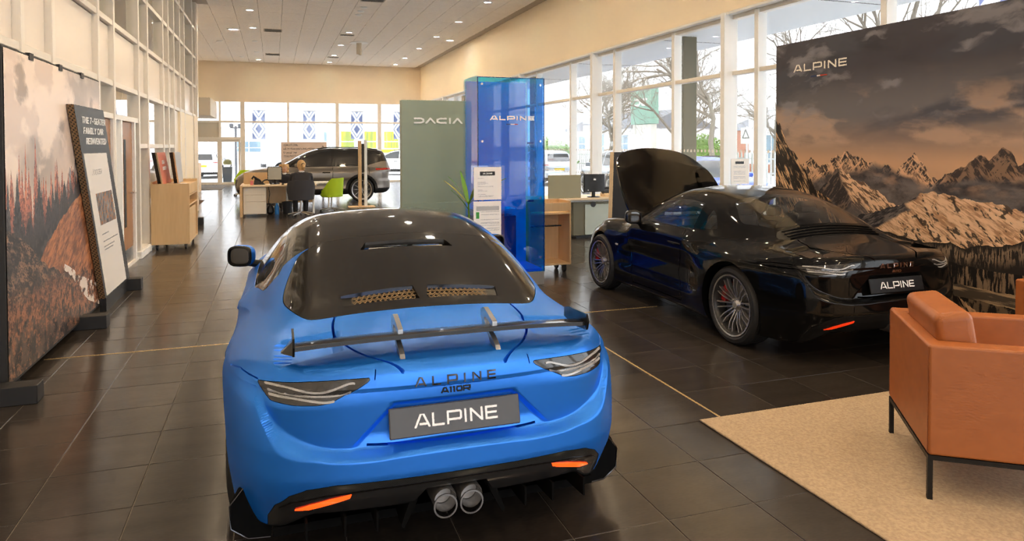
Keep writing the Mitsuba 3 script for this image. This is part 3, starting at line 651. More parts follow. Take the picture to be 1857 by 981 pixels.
def seats(car):
    for sx in (-.36, .36):
        P = []
        back = trimesh.convex.convex_hull(np.vstack([bx((sx, .66, .72), (.46, .10, .4), .04).vertices, bx((sx, .52, 1.0), (.30, .09, .08), .03).vertices]))
        head = bx((sx, .53, 1.03), (.25, .10, .17), .05, rx=.15)
        cush = bx((sx, .93, .62), (.46, .55, .16), .05)
        car.put('seat', cat([back, head, cush]), 'mat_seat', 40)
    car.put('dashboard', cat([bx((0, 1.72, .78), (1.25, .34, .16), .06), bx((0, 1.1, .62), (.22, 1.1, .14), .04)]), 'mat_seat', 40)
    car.put('steering_wheel', frame3(lathe([(.165+.014*math.cos(a), .014*math.sin(a)) for a in np.linspace(0, 2*PI, 9)], 28), (.36, 1.45, .84), (1, 0, 0), (0, .35, .94), (0, -.94, .35)), 'mat_seat', 40)
    car.put('cabin_floor', bb(-.62, .62, -.1, 2.1, .60, .625), 'mat_seat', False)
def mirror(car, mat, sx):
    c = np.array([sx*.895, 1.60, .905]); R = trimesh.transformations.rotation_matrix(sx*.42, [0, 0, 1], c)
    def egg(sc, sh=(0, 0, 0), n=2.8):
        m = trimesh.creation.icosphere(4, 1.0); v = m.vertices; r = (np.abs(v)**n).sum(1)**(-1/n); m.vertices = v*r[:, None]*np.array(sc)+c+np.array(sh); m.apply_transform(R); return m
    sh = egg((.086, .085, .072)); sh = unman(man(sh)-man(bx(c+[0, -.12, 0], (.5, .20, .5)).apply_transform(R)))
    k = car.put('door_mirror', sh, mat, 40)
    rim = unman(man(egg((.084, .030, .070), (0, -.018, 0), 3.2))-man(egg((.072, .2, .058), (0, -.1, 0), 3.2))); car.put('mirror_rim', rim, 'mat_blacktrim', parent=k)
    car.put('mirror_glass', egg((.074, .006, .060), (0, -.022, 0), 3.2), 'mat_mirrordark', 40, parent=k)
    car.put('mirror_arm', tube([(sx*.74, 1.66, .835), (sx*.79, 1.64, .84), (sx*.86, 1.62, .855)], [.03, .026, .024], 10), 'mat_blacktrim', parent=k)
def letters_rear(car, z, word, h, wid, gap, sw, mat, x0=0.0, parent=None, depth=.004):
    g = stroke_letters(word, h, wid, gap, sw)
    for p in sorted(polys(g), key=lambda p: p.centroid.x): car.conform_rear('letter', shapely.affinity.translate(p, 0, 0), depth, mat, parent=parent, x=x0, z=z)
def number_plate(car, matp, xc=0.0):
    P0 = np.array([xc, -.852, .540]); ez = np.array([0, .028, .111]); ez /= np.linalg.norm(ez); ex = np.array([1.0, 0, 0]); ey = np.cross(ez, ex)  # ey points forward
    k = car.put('number_plate', frame3(bx((0, .0, .0565), (.520, .010, .113), .004), P0, ex, -ey, ez), matp, 30)
    g = stroke_letters('ALPINE', .050, .052, .014, .0082)
    for p in sorted(polys(g), key=lambda p: p.centroid.x):
        m = extr(p, .003); m = frame3(m, P0+ez*.0565+(ey if ey[1] < 0 else -ey)*.0045, ex, ez, (ey if ey[1] < 0 else -ey))
        car.put('letter', m, 'mat_whiteprint', False, parent=k)
def red_lamps(car, power):
    for sx in (-1, 1):
        g = Polygon([(sx*x, z) for x, z in ((.60, .283), (.55, .310), (.48, .335), (.40, .352), (.405, .338), (.48, .313), (.55, .288))]).buffer(0)
        k = car.conform_rear('fog_lamp', g, .006, 'mat_redlamp', sub=.03)
        if power: scene[k]['emitter'] = {'type': 'area', 'radiance': rgb((power, power*.045, power*.004))}
def common_body(car, matroof):
    seats(car)
    car.glass('windscreen', WIND, 'z', .86, 1.4, 'mat_carglass')
    for sg, a, b in ((-1, -1.1, -.4), (1, .4, 1.1)):
        car.glass('door_window', DOORW, 'x', a, b, 'mat_sideglass'); car.glass('quarter_window', QTR, 'x', a, b, 'mat_sideglass')
    for sg, a, b in ((-1, -1.2, -.3), (1, .3, 1.2)):
        P = LAMP_L if sg < 0 else bothsides(LAMP_L)[1]
        pc = car.cut(P, 'y', -1.2, -.35, .002)
        k = car.solidpart('tail_lamp', pc, 'mat_lampdark')
        for pts, w in (([(-.70, .742), (-.62, .742), (-.565, .733), (-.52, .728), (-.47, .735), (-.42, .752), (-.385, .757)], .0075), ([(-.69, .725), (-.60, .715), (-.53, .712), (-.46, .713), (-.40, .727)], .0065), ([(-.685, .708), (-.60, .705), (-.545, .698), (-.50, .692), (-.46, .695)], .0085)):
            c_ = curve(pts, 22); c_[:, 0] *= -sg
            car.conform_rear('light_strip', lampstrip(c_, w), .004, 'mat_lampstrip', parent=k, sub=.05)
    # panel joints
    lid = curve([(-.413, -.257), (-.43, -.38), (-.405, -.52), (-.345, -.66), (-.27, -.765), (-.2, -.83)], 24)
    for sx in (1, -1):
        car.groove([(sx*x, s_) for x, s_ in lid], 'z', .78, 1.0, .0055)
        car.groove([(sx*-.305, .80), (sx*-.31, .765)], 'y', -1, -.7, .002)
        if sx > 0: car.groove(curve([(-.34, .516), (-.2, .510), (0, .508), (.2, .510), (.34, .516)], 16), 'y', -1, -.6, .0045)
        car.groove([(sx*-.73, .745), (sx*-.80, .745), (sx*-.84, .728), (sx*-.95, .68)], 'y', -.72, -.30, .0025)
        a, b = (-1.1, -.6) if sx > 0 else (.6, 1.1)
        car.groove(curve([(.80, .86), (.755, .80), (.745, .73), (.80, .60), (.865, .47), (.84, .38), (.78, .27), (.80, .2)], 30), 'x', a, b, .003)
        car.groove(curve([(1.72, .86), (1.78, .74), (1.80, .55), (1.76, .35), (1.72, .2)], 20), 'x', a, b, .003)
        car.groove([(.80, .2), (1.72, .2)], 'x', a, b, .003)
        # door handle pocket and lever
        h = bx((sx*-.868, .87, .728), (.022, .20, .022), .009); car.put('door_handle', h, car.mat, 40)

# ---- the matte blue car
BLU = Car(thing('sports_car', 'matte blue coupe with black roof and swan-neck rear wing, seen from behind', 'car'), 'mat_blue', .668, 3.46, -.4)
BLK = Car(thing('sports_car', 'gloss black coupe with raised bonnet in front of the mountain mural', 'car'), 'mat_black', 4.432, 4.86, 0.0)
common_body(BLU, 'mat_roofblack')
def cut_vents(pc):
    for poly in VENTS: pc = pc-prism(poly, 'z', .80, 1.2)
    return pc-SLOT
VENTS = [Polygon([(-.375, -.122), (-.038, -.112), (-.022, -.195), (-.368, -.185)])]; VENTS.append(bothsides(VENTS[0])[1]); VENTS = [v_.buffer(.004) for v_ in VENTS]
SLOT = prism(rounded([(-.25, .232), (.25, .232), (.215, .305), (-.215, .305)], .008), 'z', 1.085, 1.3)
pan = BLU.cut(PANEL, 'z', .80, 1.4, .003)
k_pan = BLU.solidpart('engine_cover', cut_vents(pan), 'mat_roofblack', label='glossy black rear panel in place of a window')
for i, V in enumerate(VENTS):
    x0, y0, x1, y1 = V.bounds; gx, gy = [q_.ravel() for q_ in np.meshgrid(np.linspace(x0, x1, 6), np.linspace(y0, y1, 5))]; pz = CP.over(gx, gy)[:, 2]; bars = []
    co = np.linalg.lstsq(np.c_[gx*0+1, gx, gy, gx*gx, gy*gy], pz, rcond=None)[0]
    zf = lambda x, s_: float(co@[1, x, s_, x*x, s_*s_])-.018
    for r_ in range(4):
        for q in range(15):
            x = x0+.014+q*(x1-x0-.028)/14; s_ = y0+.012+r_*(y1-y0-.02)/3; xo = (x1-x0)/28*(r_ % 2)
            if x+xo > x1-.008: continue
            A = [(x+xo+.011*math.cos(a), s_+.011*math.sin(a)) for a in np.arange(6)*PI/3+PI/6]
            bars.append(tube([(a, b, zf(a, b)) for a, b in A], .0024, 4, closed=True))
    g = BLU.put('vent_grille', cat(bars), 'mat_bronze', 30, parent=k_pan, label='honeycomb vent grille')
    BLU.put('vent_floor', cat([bx(((x0+x1)/2, (y0+y1)/2, zf((x0+x1)/2, (y0+y1)/2)-.012), (x1-x0-.004, y1-y0-.004, .006), rx=math.atan2(zf(0, y1)-zf(0, y0), y1-y0))]), 'mat_blacktrim', False, parent=k_pan)
BLU.put('brake_lamp', bx((0, .268, 1.098), (.40, .03, .012), .005, rx=.42), 'mat_lampstrip', 40, parent=k_pan, label='slim third brake lamp in the air scoop')
pc = BLU.cut(ROOFSIDE, 'x', -1.1, 1.1, .002)
BLU.solidpart('roof', pc, 'mat_roofblack', label='gloss black roof and pillars')
dpc = BLU.cut(DIFF, 'y', -1.2, -.45, .002)
dpc = dpc-prism(Polygon([(-.17, .0), (.17, .0), (.17, .25), (.12, .335), (-.12, .335), (-.17, .25)]), 'y', -1.2, -.6)
k_d = BLU.solidpart('diffuser', dpc, 'mat_carbon', label='black carbon rear diffuser')
BLU.solidpart('body', BLU.B, 'mat_blue')
red_lamps(BLU, 1.3)
for sx in (-1, 1):
    BLU.conform_rear('trim_edge', lampstrip([(sx*x, z) for x, z in ((.655, .285), (.61, .325), (.5, .352), (.3, .364), (.0, .366))], .0045), .004, 'mat_darkchrome', parent=k_d, sub=.03)
    wl_ = [(.79, .30), (.81, .29), (.842, .235), (.838, .145), (.775, .095), (.69, .088), (.68, .17), (.76, .22)]
    w_ = prism(Polygon([(sx*x, z) for x, z in wl_]).buffer(0), 'y', -.545, -.515); q = unman(w_)
    BLU.put('side_winglet', q, 'mat_matteblack', False); BLU.put('winglet_edge', tube([(sx*.79, -.548, .30), (sx*.842, -.548, .235), (sx*.838, -.548, .145), (sx*.775, -.548, .097), (sx*.69, -.548, .090)], .0035, 6), 'mat_darkchrome', 40)
for x in (-.56, -.42, -.30, .30, .42, .56):
    BLU.put('diffuser_fin', trimesh.convex.convex_hull(np.array([(x+d_, s_, z) for d_ in (-.004, .004) for s_, z in ((-.80, .25), (-.80, .175), (-.70, .165), (-.45, .15), (-.45, .2))])), 'mat_matteblack', False, parent=k_d)
for sx in (-1, 1):
    BLU.put('diffuser_strake', trimesh.convex.convex_hull(np.array([(sx*x, s_, z) for s_ in (-.80, -.55) for x, z in ((.135, .30), (.165, .30), (.21, .18), (.20, .165), (.155, .25))])), 'mat_matteblack', False, parent=k_d)
    ex = lathe([(.040, -.02), (.0465, 0.0), (.0475, .16), (.043, .17), (.040, .16), (.038, .02), (.0, .06), (.0, .20), (.034, .2), (.034, .17), (.044, .17)][:6]+[(.0375, .10), (0, .10)], 40, 'y')
    ex.apply_transform(trimesh.transformations.rotation_matrix(PI, [0, 0, 1])); ex.apply_transform(trimesh.transformations.rotation_matrix(-.06, [1, 0, 0])); ex.apply_translation((sx*.052+.003, -.69, .272))
    BLU.put('exhaust_pipe', ex, 'mat_exhaust', 40, label='round grey exhaust tip')
    BLU.put('exhaust_ring', lathe([(.0405, 0), (.047, 0), (.047, .006), (.0405, .006), (.0405, 0)], 40, 'y', (sx*.052+.003, -.866, .262)), 'mat_chrome', 40)
BLU.put('underbody', bb(-.68, .68, -.62, 2.9, .125, .16), 'mat_matteblack', False)
letters_rear(BLU, .745, 'ALPINE', .034, .036, .028, .006, 'mat_darkchrome')
letters_rear(BLU, .702, 'A110R', .022, .025, .005, .0055, 'mat_black')
number_plate(BLU, 'mat_plate')
# rear wing
sec = [(-.565, .874), (-.60, .884), (-.65, .892), (-.715, .900), (-.730, .900), (-.730, .884), (-.70, .880), (-.62, .872), (-.575, .869)]
xs = np.linspace(-.60, .60, 41); V = np.array([[(x, s_, z-.012*(abs(x)/.6)**3) for s_, z in sec] for x in xs]); n_ = len(sec)
Fw = []
for i in range(len(xs)-1):
    for j in range(n_):
        a, b = i*n_+j, i*n_+(j+1) % n_; Fw += [[a, b, b+n_], [a, b+n_, a+n_]]
blade = trimesh.Trimesh(V.reshape(-1, 3), Fw, process=False); blade.fix_normals()
k_w = BLU.put('rear_wing', blade, 'mat_carbon', 35, label='thin black wing blade')
for sx in (-1, 1):
    ep = Polygon([(-.50, .905), (-.56, .918), (-.745, .925), (-.76, .895), (-.745, .858), (-.62, .846), (-.50, .862)])
    BLU.put('end_plate', cat([unman(prism(ep, 'x', sx*.60-.004, sx*.60+.004)), trimesh.convex.convex_hull(np.array([(sx*.602, -.745, .86), (sx*.602, -.50, .864), (sx*.645, -.62, .850), (sx*.602, -.68, .90), (sx*.645, -.66, .852)]))]), 'mat_black', False, parent=k_w)
    st_ = Polygon([(-.775, .805), (-.715, .812), (-.645, .858), (-.585, .868), (-.545, .905), (-.548, .935), (-.585, .948), (-.625, .94), (-.715, .918), (-.715, .903), (-.625, .921), (-.59, .915), (-.585, .90), (-.63, .87), (-.70, .852), (-.755, .83)])
    BLU.put('wing_stanchion', unman(prism(st_.buffer(.006).buffer(-.002), 'x', sx*.195-.010, sx*.195+.010)), 'mat_silver', 25, parent=k_w)
mirror(BLU, 'mat_blue', -1); mirror(BLU, 'mat_blue', 1)
add_wheels(BLU, .668, 3.46, -.4, 'mat_rimdark')

# ---- the gloss black car
common_body(BLK, 'mat_black')
BON = smoothclosed([(-.60, 2.06), (-.3, 2.10), (0, 2.11), (.3, 2.10), (.60, 2.06), (.66, 2.4), (.60, 2.75), (.45, 3.0), (.2, 3.1), (0, 3.12), (-.2, 3.1), (-.45, 3.0), (-.60, 2.75), (-.66, 2.4)])
bon = (BLK.B ^ prism(BON.buffer(-.003), 'z', .50, 1.4))-mI
BLK.B = BLK.B-prism(BON, 'z', .42, 1.4)
hv, hf, hn = surfnormals(CP, unman(bon))
Rm = trimesh.transformations.rotation_matrix(math.radians(58), [1, 0, 0], [0, 2.06, .86])
hv = hv@Rm[:3, :3].T+Rm[:3, 3]; hn = hn@Rm[:3, :3].T
k_b = put('bonnet', plyn(hv, hf, hn), 'mat_black', parent=BLK.key, tw=BLK.tw, label='raised black bonnet')
BLK.put('front_boot_liner', bb(-.58, .58, 2.15, 2.95, .43, .45), 'mat_seat', False)
for pts in ([(.36, 2.42), (.43, 2.42), (.46, 2.66), (.42, 2.66)], [(.50, 2.34), (.58, 2.34), (.56, 2.72), (.52, 2.72)]):
    q = extr(Polygon(pts), .01); v = np.asarray(q.vertices); P = CP.over(v[:, 0], v[:, 1]); P[:, 2] += np.where(v[:, 2] > .005, .002, -.004)
    q = trimesh.Trimesh(P@Rm[:3, :3].T+Rm[:3, 3], q.faces, process=False); BLK.put('bonnet_vent', q, 'mat_bonnetslot', False, parent=k_b)
BLK.glass('rear_window', REARGLASS, 'z', .80, 1.4, 'mat_carglass')
pc = BLK.cut(smoothclosed([(-.40, -.10), (0, -.11), (.40, -.10), (.52, -.13), (.50, -.22), (0, -.26), (-.50, -.22), (-.52, -.13)]), 'z', .80, 1.2, .003)
k_l = BLK.solidpart('engine_vent_panel', pc, 'mat_blacktrim')
for s_ in (-.13, -.165, -.20, -.235):
    xx = np.linspace(-.46, .46, 20); P = CP.over(xx, 0*xx+s_); P[:, 2] += .006
    BLK.put('louvre', tube(P, .006, 6), 'mat_black', 40, parent=k_l)
dpc = BLK.cut(DIFF, 'y', -1.2, -.45, .002)
BLK.solidpart('diffuser', dpc, 'mat_blacktrim'); BLK.solidpart('body', BLK.B, 'mat_black')
red_lamps(BLK, .25)
letters_rear(BLK, .742, 'ALPINE', .034, .036, .028, .006, 'mat_chrome')
letters_rear(BLK, .698, 'A110', .020, .024, .006, .005, 'mat_chrome')
number_plate(BLK, 'mat_blacktrim')
mirror(BLK, 'mat_black', -1); mirror(BLK, 'mat_black', 1)
add_wheels(BLK, 4.432, 4.86, 0.0, 'mat_rimsilver')
P = CP.flank(np.array([2.02]), np.array([.565])); BLK.put('side_indicator', bx(P[0], (.012, .055, .022), .005), 'mat_lampstrip', 30)
BLK.put('exhaust_pipe', lathe([(.05, 0), (.06, 0), (.06, .16), (.05, .16), (.05, 0)], 32, 'y', (0, -.87, .28)), 'mat_exhaust', 40)
for car in (BLU, BLK):
    for sx in (-1, 1):
        P = CP.cast(np.array([[sx*.60, 2.5, .56]]), np.array([[0, 1.0, 0]])); n = CP.grad(P)[0]
        h = frame3(lathe([(0, .012), (.075, .006), (.10, -.01), (0, -.01)], 28), P[0], *(lambda n: (np.cross([0, 0, 1], n)/np.linalg.norm(np.cross([0, 0, 1], n)), np.cross(n, np.cross([0, 0, 1], n)/np.linalg.norm(np.cross([0, 0, 1], n))), n))(n))
        k = car.put('headlamp', h, 'mat_lampstrip', 40)
# ------------------------------------------------------------------ printed walls
def plin(x, pts):
    y = mi.Float(pts[0][1]); x = mi.Float(x)
    for (x0, y0), (x1, y1) in zip(pts[:-1], pts[1:]): y += dr.clip(x-x0, 0, x1-x0)*((y1-y0)/(x1-x0))
    return y
def S(r, g, b): return tuple(float(v) for v in srgb(r, g, b))
def streak(a, z, th, fl, fs, o=4, off=0.0):
    c, s_ = math.cos(th), math.sin(th); u, v = a*c+z*s_, z*c-a*s_; return fbm(u*fl+off, v*fs+off, off, octaves=o)*.55+fbm(u*fl*2.7+off, v*fs*3.1+off, off+3, octaves=3)*.45
def cool(c, r=.96, g=1.05, b=1.20): return mi.Color3f(c.x*r, c.y*g, c.z*b)
def mountains(p, n, uv):
    a = 6.9-p.y; z = p.z
    w1 = fbm(a*7, z*7, 3.1, octaves=5)-.5
    # sky
    sky = mix(S(206, 158, 118), S(150, 122, 102), smoothstep(1.45, 1.72, z)); sky = mix(sky, S(112, 104, 100), smoothstep(1.66, 1.98, z)); sky = mix(sky, S(60, 55, 60), smoothstep(1.95, 2.55, z))
    q = a*.9-z*.25; c1 = fbm(q*1.6+w1*.5, z*4.6+a*.5, .3, octaves=6); c2 = fbm(q*3.2+4, z*8+w1, 2.2, octaves=5); c3 = fbm(q*1.1+11, z*3.0-a*.35, 6.2, octaves=6)
    sky = mix(sky, S(66, 66, 72), smoothstep(.47, .62, c3)*smoothstep(1.62, 1.95, z)*.75)
    sky = mix(sky, S(196, 158, 128), smoothstep(.50, .66, c1)*smoothstep(2.45, 1.85, z)*smoothstep(1.55, 1.7, z)*.75)
    sky = mix(sky, S(142, 134, 132), smoothstep(.56, .74, c2)*smoothstep(1.75, 2.1, z)*.65)
    sky = mix(sky, S(38, 36, 41), smoothstep(.5, .7, c1)*smoothstep(2.25, 2.6, z)*.6)
    # far ridge
    jag = (fbm(a*13, 0, 1.0, octaves=5)-.5)*.09
    r1 = plin(a, [(0, 1.50), (.30, 1.38), (.50, 1.45), (.58, 1.51), (.66, 1.47), (.72, 1.40), (.84, 1.45), (.95, 1.52), (1.06, 1.57), (1.15, 1.54), (1.29, 1.54), (1.37, 1.46), (1.47, 1.42), (1.58, 1.45), (1.70, 1.40), (1.80, 1.46), (1.91, 1.57), (2.0, 1.47), (2.1, 1.36), (2.2, 1.34), (2.33, 1.43), (2.42, 1.44), (2.52, 1.55), (2.60, 1.57), (2.64, 1.52), (2.75, 1.62), (2.82, 1.58), (2.88, 1.46), (2.97, 1.50), (3.2, 1.42), (3.6, 1.52)])+jag
    dl = r1-z
    s1 = streak(a, z, -.95, 9, 34, 5, 1.0); s2 = streak(a, z, .85, 9, 34, 5, 4.0)
    lit = smoothstep(.44, .58, dr.maximum(s1, s2*.96)-.06*smoothstep(.12, .0, dl))
    dark_r = smoothstep(2.12, 2.3, a)
    c_r1 = mix(S(62, 50, 44), S(222, 172, 130), lit*(1-dark_r*.72)); c_r1 = mix(c_r1, S(196, 150, 114), smoothstep(.10, .24, dl)*(1-dark_r)*.6)
    col = dr.select(z < r1, c_r1, sky)
    # dark massif and drifting mist
    m1 = plin(a, [(0, 1.1), (.9, 1.34), (1.3, 1.40), (1.6, 1.43), (1.8, 1.35), (2.1, 1.26), (2.4, 1.34), (2.7, 1.36), (3.0, 1.42), (3.6, 1.46)])+w1*.16
    ms = fbm(a*4+w1, z*8, 4.4, octaves=5); cm = mix(S(58, 54, 54), S(112, 102, 96), smoothstep(.40, .68, ms))
    col = mix(col, cm, smoothstep(-.03, .05, m1-z)*.95)
    col = mix(col, S(188, 146, 114), smoothstep(.50, .66, fbm(a*3+3, z*8, 7.7, octaves=5))*smoothstep(1.16, 1.28, z)*smoothstep(1.44, 1.34, z)*.55)
    # middle peak
    r2 = plin(a, [(0, .8), (.72, 1.16), (.86, 1.30), (.97, 1.39), (1.05, 1.37), (1.14, 1.33), (1.25, 1.27), (1.42, 1.22), (1.58, 1.14), (1.72, 1.05), (1.9, 1.0), (2.2, .9), (3.6, .6)])+(fbm(a*16, 0, 2.0, octaves=5)-.5)*.07
    sd = smoothstep(-.03, .04, (a-1.00)-(1.38-z)*.42+w1*.12)
    tx = streak(a, z, -.62, 10, 38, 5, 7.0)
    c_r2 = mix(mix(S(54, 47, 45), S(120, 98, 82), smoothstep(.46, .64, s2)), mix(S(104, 78, 60), S(232, 184, 142), smoothstep(.38, .54, tx)), sd)
    col = dr.select(z < r2, c_r2, col)
    col = mix(col, S(92, 84, 80), smoothstep(.2, .0, z-.92)*smoothstep(.45, .6, fbm(a*5, z*5, 9.0, octaves=4))*(z < r2))
    # big snow shoulder
    r3 = plin(a, [(0, .2), (1.25, .92), (1.45, .98), (1.62, 1.03), (1.75, 1.06), (1.88, 1.13), (1.98, 1.20), (2.12, 1.215), (2.25, 1.20), (2.5, 1.16), (2.75, 1.15), (3.0, 1.07), (3.6, .95)])+(fbm(a*18, 0, 3.0, octaves=5)-.5)*.05
    edge = plin(z, [(.5, 1.28), (.82, 1.46), (.90, 1.62), (.98, 1.72), (1.03, 1.86), (1.08, 1.80), (1.14, 1.88), (1.22, 1.96)])+w1*.22
    sh = smoothstep(-.03, .03, a-edge)
    sn = streak(a, z, -.50, 7, 30, 5, 3.0); snow = mix(S(178, 130, 92), S(236, 190, 148), smoothstep(.34, .62, sn))
    rk = smoothstep(.585, .63, streak(a, z, -.75, 10, 20, 5, 6.0)); snow = mix(snow, S(58, 48, 42), rk*.92)
    dk = mix(S(50, 46, 47), S(116, 104, 96), smoothstep(.42, .70, streak(a, z, .55, 8, 26, 5, 8.0)))
    col = dr.select(z < r3, mix(dk, snow, sh), col)
    # forest and valley floor
    v1 = plin(a, [(0, .6), (1.5, .80), (2.1, .74), (2.6, .78), (3.0, .88), (3.6, .93)])+w1*.10
    tr = smoothstep(.42, .60, fbm(a*95, z*16, 2.0, octaves=3))
    col = dr.select(z < v1, mix(S(46, 40, 36), S(150, 124, 98), tr*smoothstep(.0, .06, v1-z)*smoothstep(.22, .08, v1-z)*.8), col)
    v2 = plin(a, [(0, .5), (1.6, .64), (2.4, .58), (3.6, .60)])+w1*.05
    ft = fbm(a*60, z*9, 4.0, octaves=4); col = dr.select(z < v2, mix(S(34, 30, 28), S(146, 120, 94), smoothstep(.50, .66, ft)*.8), col)
    v3 = mi.Float(.42)+w1*.06
    col = dr.select(z < v3, mix(S(82, 70, 58), S(176, 146, 112), smoothstep(.40, .62, fbm(a*3, z*34, 3.0, octaves=5))), col)
    col = dr.select(z < .30+w1*.06, mix(S(40, 35, 31), S(112, 92, 70), smoothstep(.4, .65, fbm(a*40, z*20, 1.0, octaves=4))), col)
    # near slope
    r4 = plin(a, [(0, 1.96), (.06, 1.90), (.12, 1.80), (.22, 1.62), (.32, 1.54), (.45, 1.40), (.56, 1.26), (.70, 1.14), (.85, 1.04), (1.1, .92), (1.4, .82), (1.75, .74), (1.95, .62), (2.15, .42), (2.4, .28), (2.7, .12), (3.0, 0), (3.6, -.2)])+(fbm(a*14, z*5, 5.0, octaves=5)-.5)*.12
    st = streak(a, z, -1.02, 6, 30, 6, 9.0); c_r4 = mix(S(36, 28, 24), S(218, 170, 124), smoothstep(.44, .64, st-.02+.30*(fbm(a*4, z*4, 2.0, octaves=3)-.5)))
    col = dr.select(z < r4, c_r4, col)
    return cool(col)
def valley(p, n, uv):
    a = (p.y-5.38)*.955; z = p.z-.03
    w1 = fbm(a*6, z*6, 1.3, octaves=5)-.5
    sky = mix(S(222, 200, 184), S(178, 162, 150), smoothstep(.42, .66, fbm(a*1.3+2, z*2.0+w1*.4, .7, octaves=5)))
    cl = fbm(a*2.6+7+w1*.6, z*4.0, 3.9, octaves=6)
    sky = mix(sky, S(244, 224, 206), smoothstep(.47, .60, cl)*.9)
    sky = mix(sky, S(142, 124, 112), smoothstep(.54, .72, fbm(a*3.2+1, z*5+w1, 8.1, octaves=6))*smoothstep(1.45, 1.8, z)*.8)
    col = mix(sky, S(168, 160, 156), smoothstep(1.2, 1.9, a)*smoothstep(2.0, 2.2, z)*.7)
    mt = plin(a, [(0, 1.0), (1.3, 1.22), (1.45, 1.44), (1.58, 1.40), (1.66, 1.64), (1.76, 1.68), (1.84, 1.54), (2.0, 1.40), (2.6, 1.3)])+(fbm(a*18, 0, 1.0, octaves=4)-.5)*.06
    col = dr.select(z < mt, mix(S(96, 92, 96), S(164, 152, 148), smoothstep(.35, .65, streak(a, z, -.8, 8, 22, 4, 2.0))), col)
    base = plin(a, [(0, .95), (.5, .96), (.9, 1.02), (1.5, 1.16), (2.0, 1.30), (2.6, 1.36)])
    rag = fbm(a*46, z*70, 2.2, octaves=3)
    for lay, (w, lo, hi, c0, c1) in enumerate(((.085, .22, .50, S(176, 110, 88), S(222, 158, 128)), (.115, .30, .72, S(158, 92, 76), S(214, 140, 110)), (.16, .30, .85, S(126, 76, 66), S(194, 118, 94)), (.13, .12, .50, S(56, 52, 54), S(96, 88, 88)), (.21, .10, .62, S(40, 38, 40), S(74, 70, 72)))):
        cell = dr.floor(a/w+lay*.37); fx = (a/w+lay*.37-cell)-.5+(cell_rand(cell, mi.Float(lay), mi.Float(9))-.5)*.3
        h = (lo+(hi-lo)*cell_rand(cell, mi.Float(lay), mi.Float(3)))*dr.clip(1.18-a*.50, .12, 1.1)
        top = base+h; half = dr.clip((top-z)/dr.maximum(h, .05), 0, 1)*.50*(.45+1.1*rag)
        ins = (dr.abs(fx) < half) & (z < top) & (z > base-.4) & (a < 2.05)
        tone = mix(c0, c1, smoothstep(.35, .65, fbm(a*60, z*44, lay*1.0, octaves=3)))
        col = dr.select(ins, mix(tone, S(60, 54, 54), smoothstep(.30, -.05, z-base)*.8), col)
    col = mix(col, mix(S(40, 38, 39), S(78, 70, 68), smoothstep(.4, .7, fbm(a*40, z*26, 6.0, octaves=3))), smoothstep(.05, -.10, z-base+w1*.2)*smoothstep(1.75, 1.2, a))
    hill = plin(a, [(0, .66), (.5, .66), (.75, .84), (1.3, 1.06), (1.9, 1.24), (2.6, 1.36)])+w1*.08
    g = streak(a, z, .55, 9, 30, 5, 5.0); ch = mix(S(124, 74, 50), S(196, 128, 84), smoothstep(.30, .70, g)); ch = mix(ch, S(78, 50, 38), smoothstep(.50, .78, fbm(a*5, z*7, 6.6, octaves=5))*.75); ch = mix(ch, S(198, 146, 110), smoothstep(.95, 1.25, z)*smoothstep(.45, .6, fbm(a*8, z*14, 2.0, octaves=3))*.5)
    col = dr.select(z < hill, ch, col)
    near = plin(a, [(0, 1.08), (.25, 1.0), (.55, .84), (.85, .68), (1.2, .58), (1.8, .46), (2.6, .32)])+w1*.12
    g2 = streak(a, z, -.45, 16, 34, 5, 7.0); cn = mix(S(46, 39, 36), S(156, 118, 92), smoothstep(.40, .68, g2)); cn = mix(cn, S(34, 31, 31), smoothstep(.46, .68, fbm(a*7, z*9, 3.0, octaves=5))*.8)
    col = dr.select(z < near, cn, col)
    mid_ = plin(a, [(0, .60), (.8, .56), (1.3, .54), (2.6, .42)])+w1*.16; g3 = fbm(a*26, z*26, 11.0, octaves=5)
    col = mix(col, mix(S(66, 46, 39), S(170, 112, 80), smoothstep(.36, .68, g3*.6+.4*fbm(a*70, z*70, 2.0))), smoothstep(.05, -.05, z-mid_+(g3-.5)*.3))
    lo_ = plin(a, [(0, .34), (.8, .36), (1.4, .26), (2.6, .02)])+w1*.22
    cb = mix(S(42, 39, 39), S(92, 74, 66), smoothstep(.4, .6, fbm(a*10, z*10, 1.5, octaves=3))); cb = mix(cb, S(164, 112, 82), smoothstep(.50, .68, fbm(a*22, z*22, 11.5, octaves=5)*.65+.35*fbm(a*80, z*80, 1.0))*.9)
    col = mix(col, cb, smoothstep(.05, -.05, z-lo_+(g3-.5)*.4))
    path_ = plin(a, [(0, 2), (1.0, .72), (1.25, .62), (1.5, .52), (1.7, .40), (2.0, .28), (2.6, .10)]); wid = plin(a, [(1.0, .02), (1.5, .05), (2.0, .13), (2.6, .16)])
    on = smoothstep(1.0, .7, dr.abs(z-path_)/wid)*smoothstep(1.05, 1.3, a); blob = fbm(a*13, z*13, 2.5, octaves=4)
    return mix(col, S(234, 220, 210), smoothstep(.47, .53, blob*on+.0))
M('mat_mountains', proc(mountains), 0.35, spec=.4); M('mat_valley', proc(valley), 0.35, spec=.4)
M('mat_print_white', (0.85, 0.84, 0.82), 0.5); M('mat_letter_cream', (0.82, 0.76, 0.68), 0.45); M('mat_mural_edge', (0.02, 0.02, 0.02), 0.6)
k = thing('mural_panel', 'big freestanding panel printed with snowy mountains and the word ALPINE, behind the black car', 'mural')
put('frame', bb(5.705, 5.80, 2.9, 6.9, 0, 2.83, .004), 'mat_mural_edge', parent=k)
